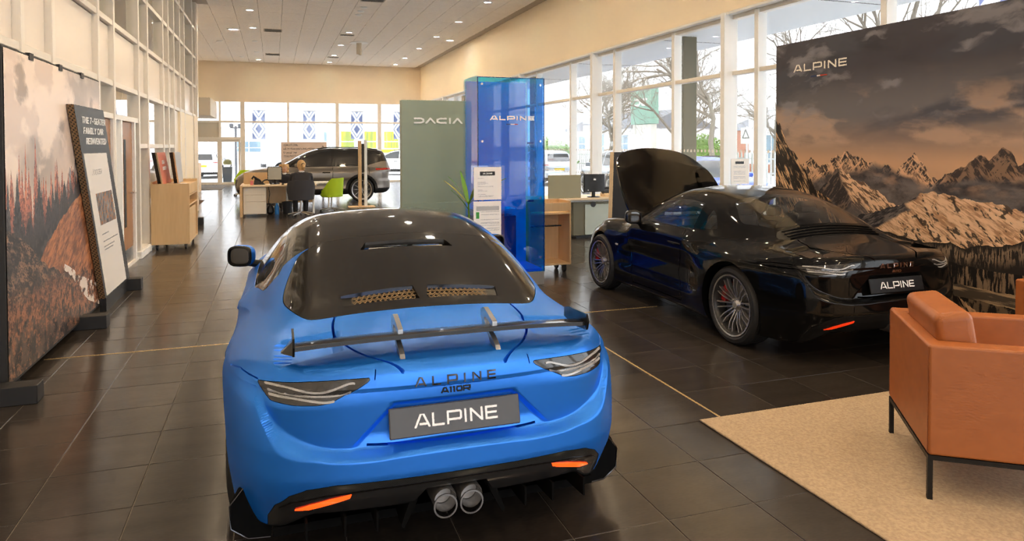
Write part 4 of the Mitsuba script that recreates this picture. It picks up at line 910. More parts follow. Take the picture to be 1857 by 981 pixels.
put('print', trimesh.Trimesh([[5.70, 6.9, 0], [5.70, 2.9, 0], [5.70, 2.9, 2.83], [5.70, 6.9, 2.83]], [[0, 1, 2], [0, 2, 3]], process=False), 'mat_mountains', False, parent=k, label='printed mountain landscape')
def wallword(word, h, wid, gap, sw, o, ex, ez, en, depth, mat, parent):
    for p in sorted(polys(stroke_letters(word, h, wid, gap, sw)), key=lambda p: p.centroid.x):
        put('letter', frame3(extr(p, depth), o, ex, ez, en), mat, False, parent=parent)
wallword('ALPINE', .085, .118, .040, .016, np.array([5.70, 6.21, 2.525]), np.array([0, -1.0, 0]), np.array([0, 0, 1.0]), np.array([-1.0, 0, 0]), .004, 'mat_letter_cream', k)
M('mat_blueprint', (.01, .03, .12), .4); M('mat_redprint', (.45, .04, .02), .4)
for y0, y1, m in ((6.33, 6.24, 'mat_blueprint'), (6.24, 6.19, 'mat_print_white'), (6.19, 6.09, 'mat_redprint')): put('emblem_bar', bb(5.697, 5.70, y1, y0, 2.408, 2.422), m, False, parent=k)
put('foot', bb(5.72, 6.25, 6.6, 6.72, 0, .10), 'mat_dark', False, parent=k)

k = thing('mural_panel', 'freestanding panel printed with an autumn valley and spruce trees, by the left wall', 'mural')
put('frame', bb(-1.78, -1.665, 5.36, 8.04, .06, 2.315, .004), 'mat_mural_edge', parent=k)
put('print', trimesh.Trimesh([[-1.66, 5.38, .085], [-1.66, 8.02, .085], [-1.66, 8.02, 2.30], [-1.66, 5.38, 2.30]], [[0, 1, 2], [0, 2, 3]], process=False), 'mat_valley', False, parent=k, label='printed autumn landscape')
for y in (5.92, 6.66, 7.34): put('clip', bb(-1.68, -1.652, y-.045, y+.045, 2.275, 2.325), 'mat_dark', False, parent=k)
for y in (5.26, 7.22): put('foot', bb(-1.84, -1.45, y-.07, y+.07, 0, .12, .004), 'mat_dark', parent=k)

# leaning information board
M('mat_boardface', (0.025, 0.025, 0.027), .45); M('mat_paper', (0.78, 0.74, 0.69), .6); M('mat_textgrey', (.30, .29, .28), .6)
M('mat_honeycomb', proc(lambda p, n, uv: mix((.22, .13, .06), (.02, .015, .01), smoothstep(.1, .5, dr.sin(p.z*190)*dr.sin(p.x*190+p.z*30)))), .7)
M('mat_photo', proc(lambda p, n, uv: mix(mix(S(60, 58, 62), S(150, 140, 134), noise(p.y*26, p.z*20)), S(170, 110, 60), smoothstep(.55, .75, noise(p.y*40+5, p.z*34, 3.0)))), .4)
k = thing('information_board', 'slanted dark board by the left wall headed THE 7-SEATER FAMILY CAR REINVENTED', 'sign board')
A_, B_, C_, D_ = (np.array(q) for q in ((6.80, 2.01), (7.86, .135), (9.10, .135), (7.89, 2.01)))     # top left, bottom left, bottom right, top right in (y, z)
XF = -1.60
def bpt(u, v): return (B_*(1-u)+C_*u)*(1-v)+(A_*(1-u)+D_*u)*v
def bquad(u0, u1, v0, v1, x0, x1): return trimesh.convex.convex_hull(np.array([(x, *bpt(u, v)) for x in (x0, x1) for u, v in ((u0, v0), (u1, v0), (u1, v1), (u0, v1))]))
put('panel', bquad(.004, .996, 0, 1, XF-.055, XF), 'mat_boardface', False, parent=k)
put('edge', bquad(0, .004, 0, 1, XF-.055, XF-.002), 'mat_honeycomb', False, parent=k, label='brown honeycomb card edge'); put('edge', bquad(.996, 1, 0, 1, XF-.055, XF-.002), 'mat_honeycomb', False, parent=k, label='brown honeycomb card edge')
ps = put('poster_sheet', bquad(.05, .84, .01, .775, XF, XF+.003), 'mat_paper', False, parent=k)
put('photograph', bquad(.22, .80, .40, .57, XF+.003, XF+.005), 'mat_photo', False, parent=ps)
def btext(s, h, u, v, mat, bold=False, sx=1.0):
    m = text(s, h, .003, bold); m.apply_scale([sx, 1, 1]); m.vertices[:, 0] -= m.bounds[0][0]; ws = words_of(m, h*.3); y, z = bpt(u, v); 
    for w_ in ws: q = w_.vertices.copy(); w_.vertices = np.stack([XF+q[:, 2]+.0005, y+q[:, 0]-q[:, 1]*.05, z+q[:, 1]], 1); put('lettering', w_, mat, False, parent=k)
for s_, u, v in (('THE 7-SEATER', .17, .935), ('FAMILY CAR', .17, .885), ('REINVENTED', .20, .835)): btext(s_, .056, u, v, 'mat_print_white', True, 1.6)
btext('JOGGER', .05, .22, .68, 'mat_textgrey', False, 1.4)
for u0, u1, v in ((.22, .46, .345), (.22, .78, .305), (.22, .60, .275), (.22, .54, .258)): put('text_line', bquad(u0, u1, v, v+.006, XF+.003, XF+.0045), 'mat_textgrey', False, parent=ps)
for y in (9.02,): put('foot', bb(-1.86, -1.46, y-.07, y+.07, 0, .133, .004), 'mat_dark', parent=k)
put('ground_rail', bb(-1.66, -1.60, 7.9, 9.0, .0, .133), 'mat_dark', False, parent=k)

# maple ply cabinet with tray top
M('mat_ply', proc(lambda p, n, uv: mix((.56, .36, .17), (.68, .46, .24), fbm(p.x*7+p.y*7, p.z*1.6, p.y*.7, octaves=4)*.7+noise(p.x*60+p.y*60, p.z*6)*.3)), .38)
M('mat_plyedge', (.66, .47, .27), .5); M('mat_melamine', (.74, .66, .55), .4)
def caster(x, y, z0, parent, r=.045):
    c = put('caster', cat([cyl((x-.014, y, r), (x+.014, y, r), r, 20), bx((x, y, r+.03), (.04, .06, z0-r-.03+.03), .006)]), 'mat_dark', 30, parent=parent)
k = thing('display_cabinet', 'maple ply display cabinet on castors by the left wall, holding two leaning signs', 'cabinet')
x0, x1, y0, y1, zb, zt_ = -1.845, -1.285, 12.25, 13.48, .09, 1.09
put('front_panel', bb(x0, x1, y0, y0+.022, zb, 1.06, .003), 'mat_ply', parent=k); put('rear_panel', bb(x0, x1, y1-.022, y1, zb, zt_, .003), 'mat_ply', parent=k)
put('back_panel', bb(x0, x0+.02, y0+.022, y1-.022, zb, zt_), 'mat_ply', False, parent=k)
for z in (zb+.01, .70, .86, 1.02): put('shelf', bb(x0+.02, x1-.002, y0+.022, y1-.022, z, z+.022, .002), 'mat_ply', parent=k)
put('side_panel', bb(x1-.02, x1, y0+.022, y1-.32, zb+.035, .66, .002), 'mat_ply', parent=k); put('side_panel', bb(x1-.02, x1, y0+.022, y1-.022, .89, 1.05, .002), 'mat_ply', parent=k)
for x in (x0+.07, x1-.07):
    for y in (y0+.1, y1-.1): caster(x, y, zb, k)
M('mat_redsign', (.58, .17, .10), .5); M('mat_greysign', (.42, .43, .45), .5)
def slantsign(label, x, q, mat, words):
    k = thing('tabletop_sign', label, 'sign'); q = [np.array(v) for v in q]
    hull = lambda x0, x1, pts: trimesh.convex.convex_hull(np.array([(xx, *p_) for xx in (x0, x1) for p_ in pts]))
    put('panel', hull(x-.02, x, q), mat, False, parent=k); put('edge', hull(x-.075, x-.021, [q[0]+[-.004, 0], q[3]+[-.004, 0], q[3]+[.01, 0], q[0]+[.01, 0]]), 'mat_dark', False, parent=k); put('side_strip', hull(x-.021, x-.0005, [q[0]+[-.03, 0], q[3]+[-.03, 0], q[3], q[0]]), 'mat_plyedge', False, parent=k)
    for i, s_ in enumerate(words):
        m = text(s_, .055, .003, True); v = m.vertices; w = (q[1]-q[0]); f = .30+.20*i; c_ = (q[0]+q[1])/2*(1-f)+(q[2]+q[3])/2*f
        m.vertices = np.stack([x+v[:, 2]+.0005, c_[0]+v[:, 0]*1.35-v[:, 1]*.4, c_[1]+v[:, 1]], 1); put('lettering', m, 'mat_print_white', False, parent=k)
slantsign('red slanted sign standing in the tray of the ply cabinet', -1.68, [(11.78, 1.56), (12.62, 1.56), (13.34, 1.045), (12.36, 1.045)], 'mat_redsign', ('SOLD', 'WORLD'))
slantsign('pale grey slanted sign standing in the tray of the ply cabinet', -1.50, [(12.28, 1.56), (13.0, 1.56), (13.40, 1.045), (12.80, 1.045)], 'mat_greysign', ())
k = thing('leaflet_pack', 'pack of white leaflets in the tray on the ply cabinet', 'leaflets'); put(k, bx((-1.42, 12.55, 1.0435), (.15, .21, .003), rz=.2), 'mat_print_white', False)
put(k+'__sheet', bx((-1.42, 12.54, 1.047), (.148, .209, .003), rz=.26), 'mat_print_white', False)
k = thing('display_stand_foot', 'low black block on the floor behind the ply cabinet', 'stand foot'); put(k, bb(-1.86, -1.42, 15.95, 16.15, 0, .16, .004), 'mat_dark'); 
k = thing('floor_mat', 'dark brown mat on the floor near the glazed wall, beyond the ply cabinet', 'mat'); M('mat_brownmat', (.05, .028, .016), .9); put(k, bb(-2.7, -2.03, 20.9, 23.4, 0.001, .012), 'mat_brownmat', False)
k = thing('entrance_mat', 'grey mat inside the sliding entrance doors', 'mat'); M('mat_greymat', (.12, .12, .125), .95); put(k, bb(-3.3, -1.9, 28.9, 32.4, 0.001, .012), 'mat_greymat', False)
k = thing('reception_counter', 'narrow counter with dark end panel near the entrance doors', 'counter')
put('end_panel', bb(-3.02, -2.66, 27.6, 27.63, .06, .98), 'mat_boardface', False, parent=k); put('post', bb(-2.66, -2.58, 27.58, 28.5, 0, 1.05), 'mat_ply', False, parent=k); put('top', bb(-3.55, -2.58, 27.55, 28.5, 1.0, 1.05, .004), 'mat_ply', parent=k); put('body', bb(-3.5, -2.66, 27.63, 28.45, .06, 1.0), 'mat_white', False, parent=k)
k = thing('desk_phone', 'black phone on the counter by the entrance', 'phone'); put('base', trimesh.convex.convex_hull(np.array([(x, y, z) for x, z in ((-3.0, 1.05), (-2.72, 1.05), (-2.76, 1.16), (-2.86, 1.12))for y in (27.8, 28.0)])), 'mat_dark', False, parent=k); put('handset', tube([(-2.98, 27.8, 1.13), (-2.88, 27.85, 1.17), (-2.75, 27.9, 1.15)], .022, 8), 'mat_dark', parent=k)

# ------------------------------------------------------------------ brand walls
M('mat_sage', (.27, .325, .26), .5); M('mat_bluegloss', (.0, .12, .50), .05, coat=1.0, coat_gloss=1.0); M('mat_bluedark', (.0, .045, .20), .15, coat=1.0)
k = thing('brand_wall', 'tall sage green panel with white DACIA lettering, left of the blue tower', 'display wall')
put('panel', bb(1.705, 2.72, 9.80, 9.95, .0, 2.30, .004), 'mat_sage', parent=k)
put('skirting', bb(1.70, 2.725, 9.79, 9.80, 0, .84, .002), 'mat_sage', parent=k)
wallword('D^CI^', .085, .135, .034, .024, np.array([2.235, 9.80, 2.01]), np.array([1.0, 0, 0]), np.array([0, 0, 1.0]), np.array([0, -1.0, 0]), .012, 'mat_whiteprint', k)
scene['mat_acrylic'] = {'type': 'thindielectric', 'int_ior': 1.5, 'specular_transmittance': rgb((.004, .48, .93))}
k = thing('brand_tower', 'tall glossy blue acrylic tower with white ALPINE lettering', 'display tower')
tx0, tx1, ty = 2.215, 3.03, 7.70
put('front_sheet', trimesh.Trimesh([[tx0, ty, .16], [tx1, ty, .16], [tx1, ty, 2.44], [tx0, ty, 2.44]], [[0, 1, 2], [0, 2, 3]], process=False), 'mat_acrylic', False, parent=k, label='clear blue acrylic front')
put('side_sheet', trimesh.Trimesh([[tx0, 8.32, .16], [tx0, ty, .16], [tx0, ty, 2.46], [tx0, 8.32, 2.46]], [[0, 1, 2], [0, 2, 3]], process=False), 'mat_acrylic', False, parent=k)
put('side_sheet', trimesh.Trimesh([[tx1, ty, .16], [tx1, 8.32, .16], [tx1, 8.32, 2.46], [tx1, ty, 2.46]], [[0, 1, 2], [0, 2, 3]], process=False), 'mat_acrylic', False, parent=k)
M('mat_towerback', (.03, .42, .80), .5); M('mat_edgeblue', (.0, .02, .12), .2)
put('back_panel', bb(tx0+.02, tx1-.02, 8.28, 8.32, .16, 2.44), 'mat_towerback', False, parent=k)
put('edge', cat([bb(tx1-.006, tx1+.004, ty-.006, ty+.006, .16, 2.44), bb(tx0-.004, tx0+.006, ty-.006, ty+.006, .16, 2.44), bb(tx0, tx1, ty-.005, ty+.005, 2.435, 2.442)]), 'mat_edgeblue', False, parent=k)
put('plinth', bb(tx0, tx1, ty, 8.32, 0, .16, .004), 'mat_grey', parent=k); e_ = put('light_strip', bb(tx0+.02, tx1-.02, ty+.03, 8.26, .16, .19), 'mat_bluegloss', False, parent=k); scene[e_]['emitter'] = {'type': 'area', 'radiance': rgb((.001, .012, .06))}
put('inner_shelf', bb(tx0+.03, tx1-.25, 7.95, 8.28, .86, .89), 'mat_towerback', False, parent=k); put('inner_box', bb(tx0+.03, tx1-.25, 8.0, 8.28, .22, .80), 'mat_bluedark', False, parent=k)
wallword('ALPINE', .052, .082, .026, .0145, np.array([2.63, ty-.003, 1.97]), np.array([1.0, 0, 0]), np.array([0, 0, 1.0]), np.array([0, -1.0, 0]), .010, 'mat_whiteprint', k)
for xa, xb, m in ((2.56, 2.61, 'mat_blueprint'), (2.61, 2.66, 'mat_print_white'), (2.66, 2.70, 'mat_redprint')): put('emblem_bar', bb(xa, xb, ty-.006, ty-.002, 1.893, 1.903), m, False, parent=k)
for x in (tx0+.05, tx1-.05):
    for z in (.33, 1.03, 1.70, 2.36): put('stud', cyl((x, ty-.014, z), (x, ty+.02, z), .013, 14), 'mat_chrome', 40, parent=k)
for z in (1.68, 1.0): put('slot', bb(2.82, 2.90, ty+.004, ty+.012, z-.012, z+.012), 'mat_edgeblue', False, parent=k)
M('mat_print_rule', (.45, .46, .50), .6); M('mat_energy', proc(lambda p, n, uv: mix(S(60, 150, 60), S(220, 60, 40), smoothstep(.78, .88, p.z*-1+1.69))), .5)
glassmat('mat_clear', (.9, .93, .96))
# price stand in front of the tower
k = thing('price_stand', 'clear acrylic stand with two white price sheets in front of the blue tower', 'price stand')
o = np.array([2.275, 6.85, 0]); sc = 6.85/7.6
px0, px1 = 1.925, 2.225
put('clear_sheet', bb(px0-.025, px1+.03, 6.857, 6.863, .35, 1.445), 'mat_clear', False, parent=k)
s1 = put('sheet', bb(px0, px1-.005, 6.845, 6.850, 1.095, 1.43), 'mat_print_white', False, parent=k); s2 = put('sheet', bb(px0-.004, px1-.008, 6.845, 6.850, .72, 1.08), 'mat_print_white', False, parent=k)
put('header', bb(px0+.065, px1-.075, 6.842, 6.845, 1.345, 1.385), 'mat_dark', False, parent=s1); m = stroke_letters('ALPINE', .016, .016, .004, .0035); put('lettering', frame3(extr(m, .002), (2.070, 6.8418, 1.365), (1, 0, 0), (0, 0, 1), (0, -1, 0)), 'mat_whiteprint', False, parent=s1)
for z, w in ((1.315, .07), (1.275, .09), (1.262, .11), (1.25, .08), (1.23, .17), (1.195, .05), (1.183, .10), (1.15, .09), (1.135, .18), (1.125, .16)): put('text_line', bb(px0+.04, px0+.04+w, 6.843, 6.845, z, z+.004), 'mat_print_rule', False, parent=s1)
put('blue_band', bb(px0+.025, px1-.03, 6.843, 6.845, .985, 1.03), 'mat_greysign', False, parent=s2); put('energy_label', bb(px0+.022, px0+.055, 6.842, 6.845, .905, .97), 'mat_energy', False, parent=s2)
for z in (.97, .94, .89, .86, .85, .83, .80, .78): put('text_line', bb(px0+.07, px1-.03, 6.843, 6.845, z, z+.005), 'mat_print_rule', False, parent=s2)
put('base_plate', bb(px0-.05, px1+.05, 6.70, 7.02, 0, .012, .003), 'mat_silver', parent=k); put('pole', cyl((2.075, 6.88, .01), (2.075, 6.88, .5), .018, 14), 'mat_silver', 40, parent=k)
# plant between the green panel and the tower
M('mat_leaf', (.10, .28, .02), .4); M('mat_leafyellow', (.42, .36, .05), .5); M('mat_pot', (.16, .16, .16), .6)
k = thing('potted_plant', 'potted plant with long green leaves between the green panel and the blue tower', 'plant')
pc_ = np.array([1.98, 7.25, 0])
put('pot', lathe([(0, 0), (.13, 0), (.16, .34), (.145, .34), (.14, .30), (0, .30)], 28, c=pc_), 'mat_pot', 35, parent=k)
put('stem', tube([pc_+[0, 0, .28], pc_+[.01, 0, .7], pc_+[0, .01, 1.05]], [.014, .012, .008], 8), 'mat_leaf', 40, parent=k)
def leaf(o, tip, w, droop, mat):
    o, tip = np.array(o), np.array(tip); d = tip-o; L = np.linalg.norm(d); t = np.linspace(0, 1, 9); mid = o+d*t[:, None]+np.array([0, 0, 1.0])*(droop*4*t*(1-t))[:, None]
    side = np.cross(d, [0, 0, 1.0]); side /= np.linalg.norm(side); side = side*.8+np.array([0, 0, .5]); ww = w*np.sin(PI*np.clip(t, .03, 1)**.75)+.001
    V = np.concatenate([mid-side*ww[:, None], mid+np.array([0, 0, -.006]), mid+side*ww[:, None]]); n = 9; Fq = []
    for i in range(8):
        for a in (0, n): Fq += [[a+i, a+i+1, a+n+i+1], [a+i, a+n+i+1, a+n+i]]
    put('leaf', trimesh.Trimesh(V, Fq, process=False), mat, 60, parent=k)
c0 = pc_+[0, 0, 1.02]
leaf(c0, (1.74, 7.2, 1.33), .030, .03, 'mat_leaf'); leaf(c0, (1.72, 7.3, 1.28), .018, .02, 'mat_leafyellow'); leaf(c0+[0, 0, -.06], (1.75, 7.1, 1.19), .032, .02, 'mat_leaf'); leaf(c0, (2.42, 7.3, 1.29), .022, .03, 'mat_leaf')
leaf(c0, (2.1, 7.05, 1.36), .028, .03, 'mat_leaf'); leaf(c0, (1.95, 7.5, 1.38), .028, .02, 'mat_leaf'); leaf(c0+[0, 0, -.3], (1.78, 7.0, .92), .03, .04, 'mat_leaf'); leaf(c0+[0, 0, -.3], (2.2, 7.4, .95), .03, .04, 'mat_leaf')
# ply trolley right of the tower
k = thing('display_trolley', 'open ply trolley on castors with a black hanging rail, right of the blue tower', 'trolley')
x0, x1, y0, y1, zb, zt_ = 2.80, 3.46, 8.345, 8.75, .10, .93
x1 = 3.66; x0 = 3.08
for x in (x0, x1-.02): put('side_panel', bb(x, x+.02, y0, y1, zb, zt_, .002), 'mat_ply', parent=k)
put('back_panel', bb(x0+.02, x1-.02, y1-.02, y1, zb, zt_), 'mat_ply', False, parent=k); put('top_rail', bb(x0+.02, x1-.02, y0, y0+.02, .80, zt_-.02, .002), 'mat_ply', parent=k)
for z in (zb, .76): put('shelf', bb(x0+.02, x1-.02, y0, y1-.02, z, z+.022, .002), 'mat_ply', parent=k)
put('hanging_rail', cat([cyl((x0+.02, y0+.12, .60), (x1-.09, y0+.12, .60), .010, 10)]), 'mat_dark', 40, parent=k)
for x in (x0+.07, x1-.07):
    for y in (y0+.07, y1-.07): caster(x, y, zb, k, .05)
# ------------------------------------------------------------------ consultant's desk by the window
M('mat_desktop', (.72, .56, .36), .35); M('mat_pedestal', (.42, .47, .42), .4); M('mat_pedside', (.13, .12, .075), .5); M('mat_screen', (.005, .005, .006), .15); M('mat_beigescreen', (.30, .28, .18), .6)
k = thing('office_desk', 'ply topped desk with sage drawer pedestal by the window behind the black car', 'desk')
put('top', bb(3.9, 5.95, 11.25, 12.05, .685, .725, .004), 'mat_desktop', parent=k); put('frame', bb(4.4, 5.9, 11.4, 11.95, .64, .685), 'mat_white', False, parent=k)
p_ = put('pedestal', bb(5.02, 5.85, 11.35, 11.95, .05, .64, .004), 'mat_pedside', parent=k)
put('drawer', bb(5.24, 5.86, 11.33, 11.35, .06, .60, .003), 'mat_pedestal', parent=p_); put('finger_pull', lathe([(0, 0), (.05, 0), (.05, .006), (0, .006)], 20, 'y', (5.40, 11.325, .60)), 'mat_dark', False, parent=p_); put('plinth', bb(5.1, 5.8, 11.4, 11.9, 0, .05), 'mat_dark', False, parent=p_)
for x in (3.98,): put('leg', bb(x, x+.05, 11.3, 12.0, 0, .685), 'mat_white', False, parent=k)
k = thing('desk_screen', 'olive beige privacy panel standing on the desk by the window', 'desk screen'); put(k, bb(4.52, 5.14, 11.28, 11.31, .725, 1.135, .006), 'mat_beigescreen')
def monitor(name, label, c, w, h, rz, zt, face, zb_=.7255):
    k = thing(name, label, 'monitor'); R = lambda m: move(m, (c[0], c[1], 0), rz)
    put('housing', R(bx((0, 0, zt-h/2), (w, .03, h), .008)), 'mat_screen', parent=k); put('display', R(bx((0, -.0165, zt-h/2), (w-.03, .003, h-.03))), face, False, parent=k)
    put('neck', R(bx((0, .03, zb_+(zt-h-zb_+.10)/2), (.06, .03, zt-h-zb_+.10), .006)), 'mat_screen', parent=k); put('base', R(lathe([(0, 0), (.12, 0), (.11, .015), (0, .02)], 24, c=(0, .03, zb_))), 'mat_screen', 40, parent=k); return k
k = monitor('computer_monitor', 'black monitor seen from behind on the desk by the window', (5.43, 11.35), .42, .32, 0.05, 1.14, 'mat_screen')
put('label', bb(5.41, 5.45, 11.325, 11.33, 1.03, 1.06), 'mat_print_white', False, parent=k); put('label', bb(5.25, 5.31, 11.325, 11.33, .845, .865), 'mat_print_white', False, parent=k)
k = thing('desk_phone', 'dark desk phone with handset beside the black monitor by the window', 'phone'); put('base', bx((5.76, 11.5, .755), (.20, .18, .06), .01), 'mat_plyedge', parent=k); put('body', bx((5.76, 11.52, .81), (.20, .16, .06), .01, rx=.35), 'mat_dark', parent=k); put('handset', tube([(5.66, 11.48, .86), (5.70, 11.5, .88), (5.82, 11.5, .88), (5.86, 11.48, .86)], .02, 8), 'mat_dark', parent=k)
# ply-edged board behind the raised bonnet
k = thing('leaning_board', 'dark panel with ply edge standing behind the raised black bonnet', 'board')
o = np.array([4.49, 8.85, 0]); ev = np.array([.10, .10, 1.56]); ev /= np.linalg.norm(ev); eu = np.array([1.0, -.12, 0]); eu /= np.linalg.norm(eu); en = np.cross(eu, ev); en = -en if en[1] > 0 else en
put('panel', frame3(bb(0, .80, 0, 1.56, -.03, 0), o, eu, ev, en), 'mat_boardface', False, parent=k); put('edge', frame3(bb(-.045, 0, 0, 1.565, -.03, .004), o, eu, ev, en), 'mat_plyedge', False, parent=k, label='ply edge strip')
# notice on the window column
k = thing('notice_holder', 'printed notice in a clear holder standing beside the white window column', 'notice')
qx, qy = 6.09, 8.3
put('pole', cyl((qx+.16, qy+.02, .02), (qx+.16, qy+.02, 1.12), .012, 10), 'mat_silver', 40, parent=k); put('base_plate', bb(qx, qx+.32, qy-.1, qy+.16, 0, .015, .003), 'mat_silver', parent=k)
s_ = put('sheet', bb(qx, qx+.30, qy-.006, qy, 1.10, 1.46), 'mat_letter_cream', False, parent=k); put('clear_sheet', bb(qx-.02, qx+.32, qy+.002, qy+.006, 1.06, 1.47), 'mat_clear', False, parent=k)
put('header', bb(qx+.07, qx+.21, qy-.009, qy-.006, 1.385, 1.42), 'mat_dark', False, parent=s_)
for z in (1.35, 1.33, 1.28, 1.26, 1.24, 1.20, 1.18, 1.14): put('text_line', bb(qx+.04, qx+.24, qy-.008, qy-.006, z, z+.006), 'mat_print_rule', False, parent=s_)

# ------------------------------------------------------------------ rug and leather armchairs
M('mat_rug', proc(lambda p, n, uv: mix((.29, .205, .125), (.46, .345, .22), fbm(p.x*90, p.y*90, 1.0, octaves=3))), .95, bump=lambda p, n, uv: noise(p.x*240, p.y*240), bscale=.002, sheen=.3)
k = thing('rug', 'flat beige wool rug under the tan leather armchairs', 'rug')
put(k, bb(2.392, 5.66, .9, 3.545, 0.001, .012, .004), 'mat_rug'); put(k+'__binding', tube([(2.392, .92, .007), (2.392, 3.545, .007), (5.66, 3.545, .007)], .005, 6), 'mat_rug', 40)
M('mat_tan', proc(lambda p, n, uv: mix((.285, .082, .019), (.345, .106, .026), fbm(p.x*18, p.y*18, p.z*18))), .42, spec=.45, bump=lambda p, n, uv: fbm(p.x*150, p.y*150, p.z*150, octaves=2), bscale=.0012)
M('mat_seam', (.22, .06, .014), .6)
def rbox(c, s, r, n=3):
    c = np.asarray(c, float); s = np.asarray(s, float)/2-r; sp = manifold3d.Manifold.sphere(r, 16)
    pts = [sp.translate([sx*s[0]+c[0], sy*s[1]+c[1], sz*s[2]+c[2]]) for sx in (-1, 1) for sy in (-1, 1) for sz in (-1, 1)]
    return unman(manifold3d.Manifold.batch_hull(pts))
def armchair(label, ox, oy, ang):
    """u runs along the back, w from back to front"""
    k = thing('armchair', label, 'armchair', 'tan leather armchairs'); tw = TW(ox, oy, .012, ang)
    P = lambda name, m, mat, sm=30, **kw: put(name, m, mat, sm, parent=kw.pop('par', k), tw=tw, **kw)
    Wd, Dp = .80, .80
    P('back', rbox((Wd/2, .036, .46), (Wd-.012, .07, .508), .014), 'mat_tan', 40)
    P('arm', rbox((.055, Dp/2, .46), (.11, Dp-.004, .51), .014), 'mat_tan', 40); P('arm', rbox((Wd-.055, Dp/2, .46), (.11, Dp-.004, .51), .014), 'mat_tan', 40)
    P('seat_cushion', rbox((Wd/2, Dp/2+.05, .345), (Wd-.225, Dp-.11, .17), .035), 'mat_tan', 40)
    P('seat_base', bb(.11, Wd-.11, .10, Dp-.01, .21, .26), 'mat_tan', False)
    c = rbox((0, 0, 0), (Wd-.235, .17, .44), .04); c.apply_transform(trimesh.transformations.euler_matrix(.16, 0, 0)); c.apply_translation((Wd/2, .165, .625)); P('back_cushion', c, 'mat_tan', 40)
    fr = []
    for (a, b) in (((.012, .012), (Wd-.012, .012)), ((Wd-.012, .012), (Wd-.012, Dp-.012)), ((Wd-.012, Dp-.012), (.012, Dp-.012)), ((.012, Dp-.012), (.012, .012))):
        fr.append(bb(min(a[0], b[0])-.011, max(a[0], b[0])+.011, min(a[1], b[1])-.011, max(a[1], b[1])+.011, .184, .205))
    P('frame', cat(fr), 'mat_blacktrim', False)
    for x in (.012, Wd-.012):
        for y in (.012, Dp-.012): P('leg', bb(x-.011, x+.011, y-.011, y+.011, -.012 if False else 0.0, .19), 'mat_blacktrim', False)
    for sx in (.010, Wd-.010): P('seam', tube([(sx, .0015, .22), (sx, .0015, .70)], .0018, 5), 'mat_seam', 40)
    return k
ang1 = math.atan2(-.65, -.47)
armchair('tan leather armchair on thin black legs at the corner of the rug, seen from behind', 3.305, 3.045, ang1)
armchair('tan leather armchair at the right edge of the picture, only its corner showing', 5.60, 2.60, PI/2)
# ------------------------------------------------------------------ tall car by the far glazing, and its plainer kin outside
class Estate(Coupe):
    Wp = spl([(-1.0, .80), (-.7, .875), (-.35, .91), (0, .92), (.6, .905), (1.4, .90), (2.1, .905), (2.67, .918), (3.1, .88), (3.4, .80), (3.65, .68)])
    vv = spl([(.15, -.10), (.25, -.045), (.38, -.012), (.50, -.028), (.62, -.022), (.74, 0), (.86, -.004), (.94, -.03), (1.02, -.09), (1.1, -.2)])
    Zc = spl([(-1.0, .99), (-.5, 1.03), (1.8, 1.05), (2.2, 1.06), (2.6, 1.03), (3.0, .98), (3.3, .90), (3.5, .80), (3.7, .66)])
    Tz = spl([(.15, -.66), (.3, -.84), (.42, -.90), (.60, -.90), (.70, -.86), (.85, -.875), (.95, -.86), (1.05, -.80), (1.2, -.7)])
    Tx = spl([(0, 0), (.4, .01), (.6, .04), (.72, .09), (.81, .19), (.87, .33), (.91, .5), (.94, .8)])
    Nz = spl([(.15, 3.35), (.3, 3.52), (.5, 3.58), (.7, 3.57), (.85, 3.50), (1.0, 3.2)])
    Nx = spl([(0, 0), (.3, .02), (.5, .07), (.65, .15), (.78, .30), (.86, .5), (.92, .85)])
    Rc = spl([(-1.3, .3), (-1.0, .72), (-.86, 1.05), (-.80, 1.22), (-.72, 1.42), (-.66, 1.515), (-.55, 1.548), (-.2, 1.585), (.3, 1.612), (.8, 1.615), (1.2, 1.585), (1.5, 1.505), (1.8, 1.37), (2.1, 1.20), (2.4, 1.03), (2.7, .88), (3.3, .4)])
    Gb = spl([(-.95, .66), (-.7, .745), (-.3, .80), (.4, .83), (1.2, .835), (1.8, .80), (2.2, .74), (2.5, .66)])
    Zb = spl([(-1.0, .34), (-.6, .25), (2.8, .22), (3.3, .24), (3.6, .28)])
    def low(c, x, s, z):
        x = np.abs(x)
        side = (x-c.Wp(s)-c.vv(z))*.96; top = (z-c.Zc(s)+.03*np.maximum(x-.4, 0))*.97
        f = smax(side, top, .10); f = smax(f, ((c.Tz(z)+c.Tx(x))-s)*.85, .08); f = smax(f, (s-(c.Nz(z)-c.Nx(x)))*.85, .12)
        return smax(f, c.Zb(s)-z, .03)
    def cab(c, x, s, z):
        x = np.abs(x); gs = (x-(c.Gb(s)-(z-1.0)*.30-np.maximum(z-1.3, 0)**2*.5))*.93
        sl = (c.Rc(s+.01)-c.Rc(s-.01))/.02; gt = (z-(c.Rc(s)-.09*x**2))/np.sqrt(1+sl**2)
        return np.maximum(smax(gs, gt, .12), .9-z)
    def F(c, x, s, z): return smin(c.low(x, s, z), c.cab(x, s, z), .03)
EP = Estate(); mE = man(EP.solid(0, 80, 26, 150, .75))
for s in (-1, 1):
    for yy in (0, 2.67): mE = mE-man(cyl((s*.60, yy, .36), (s*1.1, yy, .36), .40, 40))
WHE = {k_: ([shared(x) for x in v_] if isinstance(v_, list) else shared(v_)) for k_, v_ in wheel_meshes(.36, .225, 10).items()}
